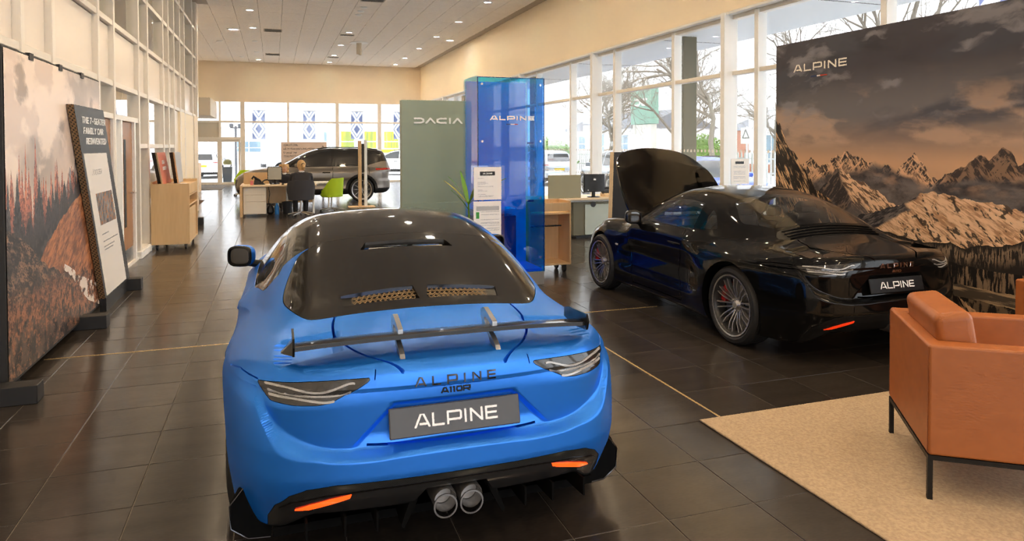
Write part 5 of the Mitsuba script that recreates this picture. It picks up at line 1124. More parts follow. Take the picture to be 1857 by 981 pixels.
def estate_parts():
    out = []; B = mE
    def part(name, pc, key, th=.004):
        v, f, n = surfnormals(EP, unman(pc), th); out.append((name, plyn(v, f, n), key))
    def take(poly, axis, a, b, name, key, gap=.004):
        nonlocal B
        pc = B ^ prism(poly.buffer(-gap), axis, a, b); B = B-prism(poly, axis, a, b)
        if pc.num_tri(): part(name, pc, key)
    FW = rounded([(2.05, 1.075), (1.75, 1.27), (1.42, 1.44), (1.05, 1.525), (.86, 1.53), (.86, 1.07)], .02); RW = rounded([(.80, 1.07), (.80, 1.53), (.3, 1.53), (-.1, 1.50), (-.06, 1.12)], .02); QW = rounded([(-.14, 1.12), (-.18, 1.49), (-.42, 1.44), (-.56, 1.25)], .02)
    for a, b in ((-1.1, -.35), (.35, 1.1)):
        for P_, nm in ((FW, 'front_window'), (RW, 'rear_window'), (QW, 'quarter_window')): take(P_, 'x', a, b, nm, 'glass')
    take(smoothclosed([(-.60, 2.30), (0, 2.36), (.60, 2.30), (.64, 2.0), (.56, 1.55), (0, 1.47), (-.56, 1.55), (-.64, 2.0)]), 'z', 1.0, 1.8, 'windscreen', 'glass')
    take(Polygon([(-.56, 1.12), (.56, 1.12), (.50, 1.46), (-.50, 1.46)]), 'y', -1.2, -.4, 'tailgate_window', 'glass')
    for sx in (-1, 1):
        take(Polygon([(sx*x, z) for x, z in ((.52, .95), (.95, .93), (.95, .985), (.75, 1.0), (.52, .985))]).buffer(0), 'y', -1.1, -.42, 'tail_lamp', 'tail')
        take(Polygon([(sx*x, z) for x, z in ((.52, .80), (.98, .86), (.98, .93), (.70, .92), (.52, .86))]).buffer(0), 'y', 3.0, 3.8, 'headlamp', 'lamp')
    take(Polygon([(-.5, .46), (.5, .46), (.55, .70), (-.55, .70)]), 'y', 3.3, 3.8, 'grille', 'trim'); take(Polygon([(-.26, .70), (.26, .70), (.26, .82), (-.26, .82)]), 'y', -1.2, -.7, 'number_plate', 'plate')
    sill = unary_union([Polygon([(-1.2, 0), (3.8, 0), (3.8, .36), (-1.2, .36)]), Point(0, .36).buffer(.475), Point(2.67, .36).buffer(.475)]).intersection(sbox(-1.2, 0, 3.8, .86))
    for a, b in ((-1.2, -.55), (.55, 1.2)): take(sill, 'x', a, b, 'cladding', 'trim', .001)
    take(Polygon([(-1, 0), (1, 0), (1, .40), (-1, .40)]), 'y', -1.2, 3.9, 'bumper', 'trim', 0)
    take(Polygon([(-1.2, 1.22), (-.62, 1.20), (-.10, 1.06), (2.12, 1.052), (2.3, 1.05), (1.95, 1.8), (-1.2, 1.8)]), 'x', -1.2, 1.2, 'roof', 'roof', .001)
    for x in (.83, -.22):
        for a, b in ((-1.1, -.6), (.6, 1.1)): B = B-prism(LineString([(x, 1.05), (x, .6), (x+.03, .40)]).buffer(.005), 'x', a, b)
    part('body', B, 'body')
    for sx in (-1, 1):
        for s_ in (1.02, -.02): out.append(('door_handle', mply(bx((sx*.905, s_, .88), (.03, .22, .03), .01)), 'trim'))
        out.append(('door_mirror', mply(trimesh.convex.convex_hull(np.vstack([bx((sx*1.0, 1.78, 1.10), (.20, .05, .14), .02).vertices, bx((sx*.98, 1.88, 1.10), (.14, .06, .10), .02).vertices])), 40), 'body'))
        out.append(('roof_rail', mply(tube([(sx*.60, 1.25, 1.575), (sx*.62, .9, 1.62), (sx*.62, 0, 1.61), (sx*.58, -.5, 1.545)], .016, 8), 40), 'trim'))
    return out
EPARTS = estate_parts()
M('mat_greycar', (.20, .18, .16), .28, metal=.7, coat=1.0); M('mat_carwin', (.006, .007, .008), .04, coat=1.0); M('mat_whitecar', (.75, .76, .78), .25, coat=1.0); M('mat_silvercar', (.45, .50, .56), .25, metal=.5, coat=1.0); M('mat_bluecar', (.01, .06, .42), .2, metal=.2, coat=1.0); M('mat_darkcar', (.03, .035, .045), .2, coat=1.0); M('mat_yellowplate', (.75, .52, .02), .5)
scene['mat_carwin_out'] = {'type': 'twosided', 'bsdf': {'type': 'principled', 'base_color': rgb((.02, .025, .03)), 'roughness': .05, 'specular': .6, 'clearcoat': 1.0}}
def estate(label, x, y, rz, body, glass='mat_carwin', roof=None, sz=(1, 1, 1), group=None, wheels=True, cat_='car', plate='mat_yellowplate', lamp='mat_lampstrip', z0=0.0):
    k = thing('estate_car', label, cat_, group); tw = T().translate([x, y, z0]).rotate([0, 0, 1], math.degrees(rz)).scale(list(sz))
    mm = dict(body=body, glass=glass, roof=roof or body, trim='mat_blacktrim', tail='mat_redlamp', lamp=lamp, plate=plate)
    for nm, d, key in EPARTS: put(nm, d, mm[key], parent=k, tw=tw)
    if wheels:
        for yy in (0, 2.67):
            for sg in (-1, 1):
                t2 = tw @ T().translate([sg*.79, yy, .361]).rotate([0, 0, 1], 0 if sg > 0 else 180); q = put('wheel', WHE['tyre'], 'mat_rubber', parent=k, tw=t2)
                put('rim', WHE['rim'], 'mat_rimsilver', parent=q, tw=t2); put('hub', WHE['hub'], 'mat_rimsilver', parent=q, tw=t2); put('liner', WHE['back'], 'mat_rimdark', parent=q, tw=t2)
                for s_ in WHE['spokes']: put('spoke', s_, 'mat_rimsilver', parent=q, tw=t2)
    return k
estate('silver grey sport utility car with black roof and windows by the far windows', 2.50, 22.0, PI/2-.03, 'mat_greycar', roof='mat_roofblack')
# ------------------------------------------------------------------ reception desk group
M('mat_deskcream', (.70, .64, .55), .4)
k = thing('reception_desk', 'ply and cream desk with drawers where two people sit, in front of the grey car', 'desk')
put('end_panel', bb(-.755, -.70, 17.35, 18.75, 0, .735, .003), 'mat_ply', parent=k); put('top', bb(-.70, .98, 17.45, 18.2, .70, .735, .004), 'mat_desktop', parent=k)
put('side_top', bb(.60, 1.42, 18.45, 19.0, .70, .735, .004), 'mat_white', parent=k)
put('screen_panel', bb(-.72, -.12, 18.62, 18.66, .70, 1.0, .003), 'mat_ply', parent=k); put('screen_panel', bb(-.70, .95, 18.2, 18.23, .25, .70, .003), 'mat_ply', parent=k)
p_ = put('pedestal', bb(-.69, -.18, 17.55, 18.15, .05, .70, .003), 'mat_deskcream', parent=k)
for z0, z1 in ((.06, .34), (.35, .50), (.51, .68)): put('drawer', bb(-.685, -.185, 17.53, 17.55, z0, z1, .003), 'mat_deskcream', parent=p_)
put('lock', bb(-.63, -.60, 17.525, 17.53, .61, .64), 'mat_steel', False, parent=p_)
for x, y in ((.90, 17.52), (.30, 18.1), (1.36, 18.9)): put('leg', cyl((x, y, 0), (x, y, .70), .025, 12), 'mat_white', 40, parent=k)
put('cable', tube([(-.14, 18.0, .70), (-.10, 18.05, .5), (-.13, 18.0, .3), (-.08, 18.05, .1)], .008, 6), 'mat_dark', parent=k)
M('mat_bottleblue', (.02, .22, .62), .3)
k = thing('water_bottle', 'blue bottle on the floor under the reception desk', 'bottle'); put(k, lathe([(0, 0), (.05, 0), (.05, .19), (.02, .24), (.02, .27), (0, .27)], 20, c=(.06, 17.9, 0)), 'mat_bottleblue', 40)
k = thing('waste_bin', 'small black bin under the reception desk', 'bin'); put(k, lathe([(0, 0), (.10, 0), (.13, .30), (.12, .30), (.09, .02), (0, .02)], 24, c=(.30, 17.95, 0)), 'mat_dark', 40)
k = thing('shoulder_bag', 'dark bag on the floor under the reception desk', 'bag'); put(k, trimesh.convex.convex_hull(np.vstack([bx((-.09, 17.98, .09), (.17, .18, .18), .05).vertices, bx((-.09, 17.98, .2), (.08, .1, .06), .02).vertices])), 'mat_dark', 40)
k = thing('desk_phone', 'black phone on the reception desk left of the monitor', 'phone'); put('base', trimesh.convex.convex_hull(np.array([(x, y, z) for x, z in ((-.46, .736), (-.20, .736), (-.24, .77), (-.44, .88)) for y in (17.8, 17.98)])), 'mat_dark', False, parent=k); put('handset', tube([(-.50, 17.84, .87), (-.47, 17.84, .93), (-.33, 17.84, .84), (-.30, 17.84, .79)], .025, 8), 'mat_blacktrim', parent=k)
M('mat_pinkcard', (.60, .16, .16), .5)
k = thing('card_holder', 'small pink card holder on the reception desk beside the phone', 'card holder'); put(k, bx((-.50, 17.68, .787), (.07, .06, .10), .006), 'mat_pinkcard')
M('mat_screenlit', (.40, .40, .36), .3)
k = monitor('computer_monitor', 'flat monitor with pale screen on the reception desk', (.02, 17.95), .34, .33, -.12, 1.16, 'mat_screenlit', .7355)
k = thing('headset', 'black headset lying on the reception desk by the monitor stand', 'headset'); put(k, tube([(-.17+.10*math.cos(a), 17.75, .76+.09*math.sin(a)) for a in np.linspace(0, PI, 12)], .016, 8), 'mat_dark', 40); put('ear_pad', bx((-.27, 17.75, .765), (.035, .07, .055), .012), 'mat_dark', parent=k); put('ear_pad', bx((-.07, 17.75, .765), (.035, .07, .055), .012), 'mat_dark', parent=k)
k = thing('computer_mouse', 'small dark mouse on the reception desk', 'mouse'); put(k, trimesh.creation.icosphere(2, .035).apply_scale([1, 1.5, .5]).apply_translation((.2, 17.6, .754)), 'mat_dark', True)
k = thing('papers', 'white papers on the right end of the reception desk', 'papers'); put(k, bx((.86, 17.62, .7385), (.30, .21, .005), rz=.2), 'mat_print_white', False)
M('mat_greyfabric', (.035, .035, .042), .9, sheen=.5); M('mat_lime', (.36, .52, .01), .75, sheen=.4); M('mat_limein', (.26, .40, .01), .75)
def tubchair(label, x, y, rz, mat, inner, seat_z=.46):
    k = thing('tub_chair', label, 'chair'); tw = TW(x, y, 0, rz)
    a = np.linspace(-PI*.62, PI*.62, 28)-PI/2; nz = 9; V = []
    for sh, r0 in ((0, .315), (1, .265)):
        for i_, t in enumerate(np.linspace(0, 1, nz)):
            for b in a:
                e = abs(b+PI/2)/(PI*.62); top = .86-.30*sstep(.45, 1.0, e); z = .40+t*(top-.40); r = r0*(.92+.10*t)
                V.append((r*math.cos(b), r*.92*math.sin(b), z))
    V = np.array(V); n = len(a); Fc = []
    for sh in (0, 1):
        o = sh*nz*n
        for i_ in range(nz-1):
            for j in range(n-1):
                q = [o+i_*n+j, o+i_*n+j+1, o+(i_+1)*n+j+1, o+(i_+1)*n+j]; q = q if sh == 0 else q[::-1]; Fc += [[q[0], q[1], q[2]], [q[0], q[2], q[3]]]
    o = nz*n
    for j in range(n-1):
        for r_ in (0, nz-1): q = [r_*n+j, r_*n+j+1, o+r_*n+j+1, o+r_*n+j]; q = q[::-1] if r_ == nz-1 else q; Fc += [[q[0], q[2], q[1]], [q[0], q[3], q[2]]]
    for j in (0, n-1):
        for r_ in range(nz-1): q = [r_*n+j, (r_+1)*n+j, o+(r_+1)*n+j, o+r_*n+j]; Fc += [[q[0], q[1], q[2]], [q[0], q[2], q[3]]]
    sh = trimesh.Trimesh(V, Fc, process=False); sh.fix_normals()
    put('backrest', sh, mat, 50, parent=k, tw=tw)
    put('seat', lathe([(0, seat_z-.07), (.24, seat_z-.07), (.275, seat_z-.03), (.26, seat_z+.01), (.18, seat_z+.025), (0, seat_z+.025)], 32), inner, 40, parent=k, tw=tw)
    put('column', cyl((0, 0, .10), (0, 0, seat_z-.06), .024, 14), 'mat_chrome', 40, parent=k, tw=tw)
    for q in range(5):
        b = 2*PI*q/5+.3; put('base_arm', tube([(0, 0, .11), (.16*math.cos(b), .16*math.sin(b), .085), (.31*math.cos(b), .31*math.sin(b), .055)], [.022, .018, .014], 8), 'mat_chrome', 40, parent=k, tw=tw)
        put('castor', cyl((.31*math.cos(b)-.012*math.sin(b), .31*math.sin(b)+.012*math.cos(b), .026), (.31*math.cos(b)+.012*math.sin(b), .31*math.sin(b)-.012*math.cos(b), .026), .026, 12), 'mat_dark', 40, parent=k, tw=tw)
    return k
tubchair('dark grey tub chair on a chrome star base, a person sitting in it', .60, 17.15, 0.0, 'mat_greyfabric', 'mat_greyfabric')
tubchair('lime green tub chair on a chrome star base, empty, beside the grey one', 1.36, 17.98, .95, 'mat_lime', 'mat_limein')
tubchair('lime green tub chair farther off, only its back showing above the grey car bonnet', -.98, 25.0, 2.4, 'mat_lime', 'mat_limein')
# ------------------------------------------------------------------ the two people
M('mat_jacket', (.018, .018, .024), .8, sheen=.3); M('mat_skin', (.56, .33, .22), .5); M('mat_blond', proc(lambda p, n, uv: mix((.36, .19, .07), (.62, .42, .20), fbm(p.x*60, p.y*60, p.z*18))), .5); M('mat_trouser', (.012, .012, .014), .85); M('mat_collar', (.75, .74, .72), .7); M('mat_hairband', (.01, .01, .012), .6); M('mat_shoe', (.02, .02, .025), .5)
def ball(p, r): return manifold3d.Manifold.sphere(r, 20).translate([float(v) for v in p])
def bone(p, q, r0, r1): return manifold3d.Manifold.batch_hull([ball(p, r0), ball(q, r1)])
def soft(parts, edge=.022, it=6):
    m = parts[0]
    for p_ in parts[1:]: m = m+p_
    m = unman(m.refine_to_length(edge)); trimesh.smoothing.filter_taubin(m, iterations=it); return m
def hand(w, d, up_, sc=1.0):
    """palm and five curled fingers from the wrist w along d"""
    w, d, up_ = (np.array(v, float) for v in (w, d, up_)); d /= np.linalg.norm(d); s = np.cross(d, up_); s /= np.linalg.norm(s); u = np.cross(s, d)
    P = [manifold3d.Manifold.batch_hull([ball(w, .024), ball(w+d*.075+s*.03, .014), ball(w+d*.075-s*.03, .014), ball(w+d*.08, .015)])]
    for i_, (o, L) in enumerate(((-.031, .062), (-.0105, .075), (.0105, .070), (.031, .055))):
        a = w+d*.08+s*o; b = a+d*L*.5-u*.006; c = b+d*L*.42-u*.022; P += [bone(a, b, .0095, .009), bone(b, c, .009, .0075)]
    t0 = w+d*.025-s*.026; t1 = t0+d*.03-s*.024; P += [bone(t0, t1, .013, .010), bone(t1, t1+d*.03-s*.004, .010, .008)]
    return soft([P[0]]+P[1:], .008, 3)
def seated(label, ox, oy, rz, hair, curly, look, sc=1.0):
    k = thing('person', label, 'person'); tw = TW(ox, oy, 0, rz) @ T().scale([sc, sc, sc])     # local +y is where the lap points
    hip = np.array([0, 0, .56]); chest = np.array([0, .10, .92]); neck = np.array([0, .14, 1.07]); head = np.array([0, .17, 1.185])
    body = [manifold3d.Manifold.batch_hull([ball((-.10, 0, .55), .12), ball((.10, 0, .55), .12), ball((-.09, .03, .72), .11), ball((.09, .03, .72), .11)]),
            manifold3d.Manifold.batch_hull([ball((-.09, .03, .72), .11), ball((.09, .03, .72), .11), ball((-.13, .10, .93), .085), ball((.13, .10, .93), .085), ball((0, .12, .98), .08)]),
            bone((0, .12, 1.0), neck+[0, .01, .06], .058, .050)]
    sh = []
    for s in (-1, 1):
        S_ = np.array([s*.185, .11, .955]); E = np.array([s*.255, .27, .745]); W_ = np.array([s*.14, .49, .775])
        sh += [bone((s*.10, .10, .95), S_, .085, .062), bone(S_, E, .060, .046), bone(E, W_, .045, .030)]
    legs = []
    for s in (-1, 1):
        H_ = np.array([s*.09, .03, .53]); K = np.array([s*.12, .44, .53]); A_ = np.array([s*.12, .40, .10])
        legs += [bone(H_, K, .095, .066), bone(K, A_, .062, .042)]
    put('body', soft(body+sh+legs+[bone(neck, head+[0, -.01, -.02], .050, .05)], .024), 'mat_skin', 50, parent=k, tw=tw)
    jk = [manifold3d.Manifold.batch_hull([ball((-.10, 0, .55), .132), ball((.10, 0, .55), .132), ball((-.09, .03, .72), .122), ball((.09, .03, .72), .122)]), manifold3d.Manifold.batch_hull([ball((-.09, .03, .72), .122), ball((.09, .03, .72), .122), ball((-.13, .10, .93), .097), ball((.13, .10, .93), .097), ball((0, .12, .98), .088)])]
    for s in (-1, 1):
        S_ = np.array([s*.185, .11, .955]); E = np.array([s*.255, .27, .745]); W_ = np.array([s*.155, .45, .772]); jk += [bone((s*.10, .10, .95), S_, .096, .074), bone(S_, E, .072, .058), bone(E, W_, .057, .042)]
    put('jacket', soft(jk, .026), 'mat_jacket', 50, parent=k, tw=tw, label='dark jacket'); put('collar', lathe([(.064, 0), (.072, .03), (.066, .05), (.058, .045), (.060, 0)], 20, c=(0, .128, 1.02)), 'mat_collar', 40, parent=k, tw=tw)
    tr = []
    for s in (-1, 1): tr += [bone((s*.09, .03, .53), (s*.12, .44, .53), .104, .075), bone((s*.12, .44, .53), (s*.12, .40, .12), .072, .056)]
    put('trousers', soft(tr, .028), 'mat_trouser', 50, parent=k, tw=tw)
    for s in (-1, 1):
        put('shoe', soft([manifold3d.Manifold.batch_hull([ball((s*.12, .37, .045), .044), ball((s*.12, .48, .035), .034), ball((s*.13, .55, .028), .027)])], .02, 3), 'mat_shoe', 50, parent=k, tw=tw)
        put('hand', hand((s*.14, .49, .775), (-s*.25, .9, -.05), (0, 0, 1)), 'mat_skin', 50, parent=k, tw=tw)
    Rz = trimesh.transformations.rotation_matrix(look, [0, 0, 1], head); th = tw @ T(Rz.tolist()) if False else tw
    def hd(m): q = m.copy(); q.apply_transform(Rz); return q
    sk = soft([manifold3d.Manifold.batch_hull([ball(head+[0, -.012, .035], .086), ball(head+[0, .03, .02], .074), ball(head+[0, .048, -.065], .040), ball(head+[.03, .03, -.05], .04), ball(head+[-.03, .03, -.05], .04)]), manifold3d.Manifold.batch_hull([ball(head+[0, .098, .015], .010), ball(head+[0, .116, -.015], .011), ball(head+[.012, .10, -.02], .010), ball(head+[-.012, .10, -.02], .010)])], .012, 3)
    f = put('head', hd(sk), 'mat_skin', 50, parent=k, tw=tw)
    for s in (-1, 1):
        put('eye', hd(trimesh.creation.icosphere(2, .011).apply_translation(head+[s*.031, .089, .018])), 'mat_print_white', True, parent=f, tw=tw); put('iris', hd(trimesh.creation.icosphere(1, .006).apply_translation(head+[s*.031, .0965, .018])), 'mat_dark', True, parent=f, tw=tw)
        put('eyebrow', hd(tube([head+[s*.016, .100, .038], head+[s*.032, .098, .044], head+[s*.048, .086, .038]], .004, 6)), hair, 40, parent=f, tw=tw)
        put('ear', hd(lathe([(0, -.004), (.022, -.006), (.026, .004), (.016, .006), (0, .002)], 14, 'x', head+[s*.088, .0, .0]).apply_scale([1, 1, 1])), 'mat_skin', 50, parent=f, tw=tw)
    put('mouth', hd(tube([head+[-.022, .088, -.052], head+[0, .097, -.053], head+[.022, .088, -.052]], .005, 6)), 'mat_pinkcard', 40, parent=f, tw=tw)
    cap = manifold3d.Manifold.batch_hull([ball(head+[0, -.022, .045], .098), ball(head+[0, .0, .06], .092), ball(head+[0, -.035, -.03], .080)])-man(bx(head+[0, .14, -.02], (.3, .14, .19)))
    if curly:
        r_ = np.random.default_rng(4); cap = soft([cap]+[ball(head+np.array([.11*math.cos(a)*q, -.03+.08*math.sin(a)*q, .05-.21*t]), .034) for t in np.linspace(-.25, .8, 7) for a, q in zip(r_.uniform(0, 2*PI, 9), r_.uniform(.85, 1.08, 9)) if math.sin(a) < .35], .02, 2)
    else: cap = soft([cap, manifold3d.Manifold.batch_hull([ball(head+[0, -.13, .03], .035), ball(head+[0, -.165, -.02], .030), ball(head+[0, -.15, -.09], .018)])], .02, 4)
    put('hair', hd(cap), hair, 50, parent=k, tw=tw, label='curly blond hair' if curly else 'blond hair tied back')
    if not curly: put('hair_band', hd(lathe([(.028, -.010), (.040, -.008), (.040, .008), (.028, .010), (.028, -.010)], 18, 'y', head+[0, -.115, .035])), 'mat_hairband', 40, parent=k, tw=tw)
    return k
seated('person with tied-back blond hair, seated in the grey chair, back turned', .62, 17.12, .05, 'mat_blond', False, .3)
seated('person with curly blond hair and white collar, seated behind the reception desk monitor', .24, 19.30, PI+.1, 'mat_blond', True, .2, .90)
tubchair('dark grey tub chair behind the reception desk, under the person with curly hair', .24, 19.37, PI, 'mat_greyfabric', 'mat_greyfabric', .44)
# ------------------------------------------------------------------ totem, sign board
k = thing('display_totem', 'slim totem with a wooden and a white post, in front of the grey car', 'totem')
put('post', bb(2.17, 2.255, 19.25, 19.35, 0, 1.80, .003), 'mat_ply', parent=k); put('post', bb(2.33, 2.405, 19.25, 19.35, 0, 1.82, .003), 'mat_white', parent=k); put('core', bb(2.255, 2.33, 19.29, 19.32, .95, 1.72), 'mat_dark', False, parent=k); put('base_plate', bb(1.9, 2.6, 19.1, 19.5, 0, .02, .003), 'mat_plyedge', parent=k)
M('mat_signpink', (.52, .42, .37), .5); M('mat_textdark', (.08, .06, .06), .6)
k = thing('sign_board', 'beige sign board with lines of dark text behind the grey car, by the far windows', 'sign board')
put('panel', bb(.26, 1.88, 27.0, 27.05, .55, 1.81, .004), 'mat_signpink', parent=k)
for s_, z, h in (('openR link', 1.70, .075), ("all of Google's expertise", 1.56, .07), ('in your car', 1.42, .07)):
    m = text(s_, h, .003, True); m.apply_translation([.34-m.bounds[0][0], z, 0])
    for w_ in words_of(m, h*.3): put('lettering', frame3(w_, (0, 27.0, 0), (1, 0, 0), (0, 0, 1), (0, -1, 0)), 'mat_textdark', False, parent=k)
for a, b in (((0, .07), (.045, 0)), ((.045, 0), (0, -.07)), ((0, -.07), (-.045, 0)), ((-.045, 0), (0, .07))): put('emblem_bar', tube([(1.74+a[0], 26.995, 1.60+a[1]), (1.74+b[0], 26.995, 1.60+b[1])], .010, 6), 'mat_textdark', 40, parent=k)
for z in (1.31, 1.27): put('text_line', bb(.34, .9, 26.995, 27.0, z, z+.015), 'mat_textdark', False, parent=k)
put('light_bar', bb(.42, .80, 26.99, 27.0, 1.02, 1.12), 'mat_textgrey', False, parent=k)
for x in (.4, 1.74): put('leg', bb(x-.03, x+.03, 26.9, 27.2, 0, .55), 'mat_grey', False, parent=k)
# ------------------------------------------------------------------ outside
GZ = -.10
M('mat_asphalt', proc(lambda p, n, uv: mix((.46, .46, .46), (.58, .58, .58), fbm(p.x*.8, p.y*.8, 1.0)*.6+noise(p.x*14, p.y*14)*.4)), .9)
struct('outside_ground'); put('outside_ground', bb(-70, 90, -60, 120, GZ-.2, GZ), 'mat_asphalt', False)
struct('canopy'); put('canopy', bb(7.0, 8.9, -6, 33, 3.74, 3.95), 'mat_soffit', False)
for y in (-4.3, -.1, 4.0, 8.1, 12.2, 16.3, 20.4, 24.5, 28.6): put('joint', bb(7.0, 8.9, y, y+.015, 3.732, 3.741), 'mat_grey', False, parent='canopy')
struct('outside_column')
for y in (-4.6, 3.6, 11.75, 19.9, 28.1): put('column' if y > 11 and y < 12 else 'shaft', bb(7.45, 7.75, y-.12, y+.22, GZ, 3.74, .01), 'mat_olive', parent='outside_column')
# dots on the glass
dot = trimesh.creation.cylinder(radius=.026, height=.002, sections=12); dot.apply_transform(trimesh.transformations.rotation_matrix(PI/2, [0, 1, 0])); dot_ply = mikit.ply(dot, None)
for z in (1.555, 1.02):
    for y in np.arange(7.6, 21.5, .105):
        if min(abs(y-m_) for m_ in mully) > .09 and min(abs(y-f_-.05) for f_ in finsy) > .1: put('dot', dot_ply, 'mat_print_white', parent=w2, tw=T().translate([GX-.002, float(y), z]))
# bare trees
M('mat_bark', (.22, .20, .16), .9); M('mat_twig', (.21, .185, .15), .9)
def grow(seed, h, spread=1.0):
    r = np.random.default_rng(seed); trunk, tw = [], []
    def go(p, d, L, rad, lev):
        n = 4 if lev < 2 else 3; pts = [p]; q = p.copy(); dd = d.copy()
        for i in range(n):
            dd = dd+r.normal(0, .10+.03*lev, 3)+np.array([0, 0, .03]); dd /= np.linalg.norm(dd); q = q+dd*L/n; pts.append(q.copy())
        m = tube(pts, np.linspace(rad, rad*.55, n+1), 6 if lev < 1 else 4 if lev < 3 else 3)
        (trunk if lev == 0 else tw).append(m)
        if lev >= 5: return
        k = (6, 5, 4, 4, 3)[lev]
        for i in range(k):
            t = r.uniform(.45, 1.0) if lev else r.uniform(.55, 1.0); b = pts[0]*(1-t)+pts[-1]*t if n < 2 else np.array([np.interp(t*n, range(n+1), [x_[j] for x_ in pts]) for j in range(3)])
            a = r.uniform(0, 2*PI); e = np.cross(dd, [math.cos(a), math.sin(a), .3]); e /= np.linalg.norm(e)
            nd = dd*r.uniform(.55, .95)+e*r.uniform(.45, .9)*spread; nd /= np.linalg.norm(nd); go(b, nd, L*r.uniform(.55, .80), rad*.55*r.uniform(.7, 1.0), lev+1)
    go(np.zeros(3), np.array([0, 0, 1.0]), h*.38, h*.014, 0)
    return mply(cat(trunk), 60), mply(cat(tw), 60)
TREES = [grow(s_, 9.0, sp_) for s_, sp_ in ((3, 1.0), (8, 1.1), (15, .9))]
for i, (x, y, s_, v, lab) in enumerate(((17.0, 36.5, .95, 0, 'bare tree behind the first window bays, beside the blue tower'), (16.0, 32.2, 1.0, 1, 'bare tree left of the green pylon sign outside'), (17.5, 28.0, 1.05, 2, 'bare tree with pale trunk right of the green pylon sign'), (16.2, 22.9, 1.15, 0, 'bare tree above the round green bush outside'),
        (17.5, 19.0, 1.1, 1, 'bare tree outside, left of the mountain mural'), (14.0, 12.2, 1.1, 2, 'bare tree whose crown shows above the mountain mural'), (26.0, 50.0, 1.1, 2, 'distant bare tree far down the street, beside the blue tower'), (26.0, 40.0, 1.0, 0, 'distant bare tree behind the green pylon sign'), (27.0, 33.0, 1.0, 1, 'distant bare tree behind the hedge'), (15.0, 8.0, 1.15, 0, 'bare tree outside at the right, behind the mountain mural'))):
    k = thing('bare_tree', lab, 'tree'); tw = T().translate([x, y, GZ]).rotate([0, 0, 1], 47*i).scale([s_, s_, s_])
    put('trunk', TREES[v][0], 'mat_bark', parent=k, tw=tw); put('branches', TREES[v][1], 'mat_twig', parent=k, kind='stuff', tw=tw)
# round bushes
M('mat_bush', proc(lambda p, n, uv: mix((.05, .14, .02), (.22, .38, .07), fbm(p.x*5, p.y*5, p.z*5)*.6+noise(p.x*30, p.y*30, p.z*30)*.4)), .7)
def bushmesh(seed, n=2600):
    r = np.random.default_rng(seed); d = r.normal(size=(n, 3)); d[:, 2] = np.abs(d[:, 2]); d /= np.linalg.norm(d, axis=1)[:, None]
    rad = (.80+.28*meshkit.fbm(d*4+9, 3, seed))*r.uniform(.9, 1.04, n); c = d*rad[:, None]; a = r.normal(size=(n, 3)); a -= d*(a*d).sum(1)[:, None]*.4; a /= np.linalg.norm(a, axis=1)[:, None]; b = np.cross(a, d); b /= np.linalg.norm(b, axis=1)[:, None]
    s = r.uniform(.03, .06, n)[:, None]; V = np.stack([c-a*s, c+b*s*.5, c+a*s, c-b*s*.5], 1).reshape(-1, 3); i = np.arange(n)*4
    core = trimesh.creation.icosphere(3, .80); core.vertices *= (.9+.25*meshkit.fbm(core.vertices*4+9, 3, seed))[:, None]; core.vertices[:, 2] = np.maximum(core.vertices[:, 2], -.25)
    return cat([trimesh.Trimesh(V, np.vstack([np.c_[i, i+1, i+2], np.c_[i, i+2, i+3]]), process=False), core])
BUSH = mply(bushmesh(2), 40)
k = thing('round_bush', 'round green clipped bush outside, above the raised bonnet', 'bush'); put(k, BUSH, 'mat_bush', tw=T().translate([19.0, 28.1, .55]).scale([1.7, 1.9, 1.65]))
k = thing('round_bush', 'paler green bush outside behind the silver car, beside the blue tower', 'bush'); put(k, BUSH, 'mat_bush', tw=T().translate([18.4, 46.0, .36]).scale([2.1, 3.0, 1.98]))
# palisade fence in the distance
k = thing('palisade_fence', 'low pale palisade fence running along the street outside', 'fence'); M('mat_fence', (.60, .61, .62), .6)
put('pale', cat([trimesh.convex.convex_hull(np.array([(21.0+dx, y+dy, z) for dx in (0, .02) for dy, z in ((0, GZ), (.10, GZ), (.10, 1.25), (.05, 1.36), (0, 1.25))])) for y in np.arange(14, 60, .26)]), 'mat_fence', False, parent=k, kind='stuff')
put('rail', bb(21.02, 21.06, 14, 60, .35, .42), 'mat_fence', False, parent=k); put('rail', bb(21.02, 21.06, 14, 60, 1.0, 1.07), 'mat_fence', False, parent=k)
# pylon sign
M('mat_mint', (.30, .52, .42), .5); M('mat_offwhite', (.78, .76, .70), .5)
k = thing('pylon_sign', 'tall pylon sign outside, pale green above with a white emblem, cream below', 'pylon sign')
put('post', bb(17.0, 17.3, 29.3, 31.1, GZ, 2.68), 'mat_offwhite', False, parent=k); put('panel', bb(16.95, 17.35, 29.2, 31.2, 2.70, 4.48), 'mat_mint', False, parent=k)
for dy in (0, 1):
    o = np.array([16.94, 30.2, 3.75]); g = LineString([(.62, .13), (.18, .13), (.04, 0), (.18, -.13), (.62, -.13)]).buffer(.05, cap_style='flat', join_style='mitre')
    if dy: g = shapely.affinity.scale(g, -1, 1, origin=(0, 0))
    put('emblem', frame3(extr(g, .01), o, (0, -1, 0), (0, 0, 1), (-1, 0, 0)), 'mat_print_white', False, parent=k)
k = thing('warning_sign', 'small white road sign with a triangle on a pole outside, seen past the window column', 'road sign')
put('pole', cyl((20.02, 26.15, GZ), (20.02, 26.15, 2.5), .04, 10), 'mat_fence', parent=k); put('plate', bb(19.96, 19.98, 25.78, 26.5, 1.72, 2.45), 'mat_print_white', False, parent=k); tri = LineString([(-.22, -.10), (.22, -.10), (0, .27), (-.22, -.10)]).buffer(.022); put('triangle', frame3(extr(tri, .01), (19.955, 26.14, 2.08), (0, -1, 0), (0, 0, 1), (-1, 0, 0)), 'mat_grey', False, parent=k)
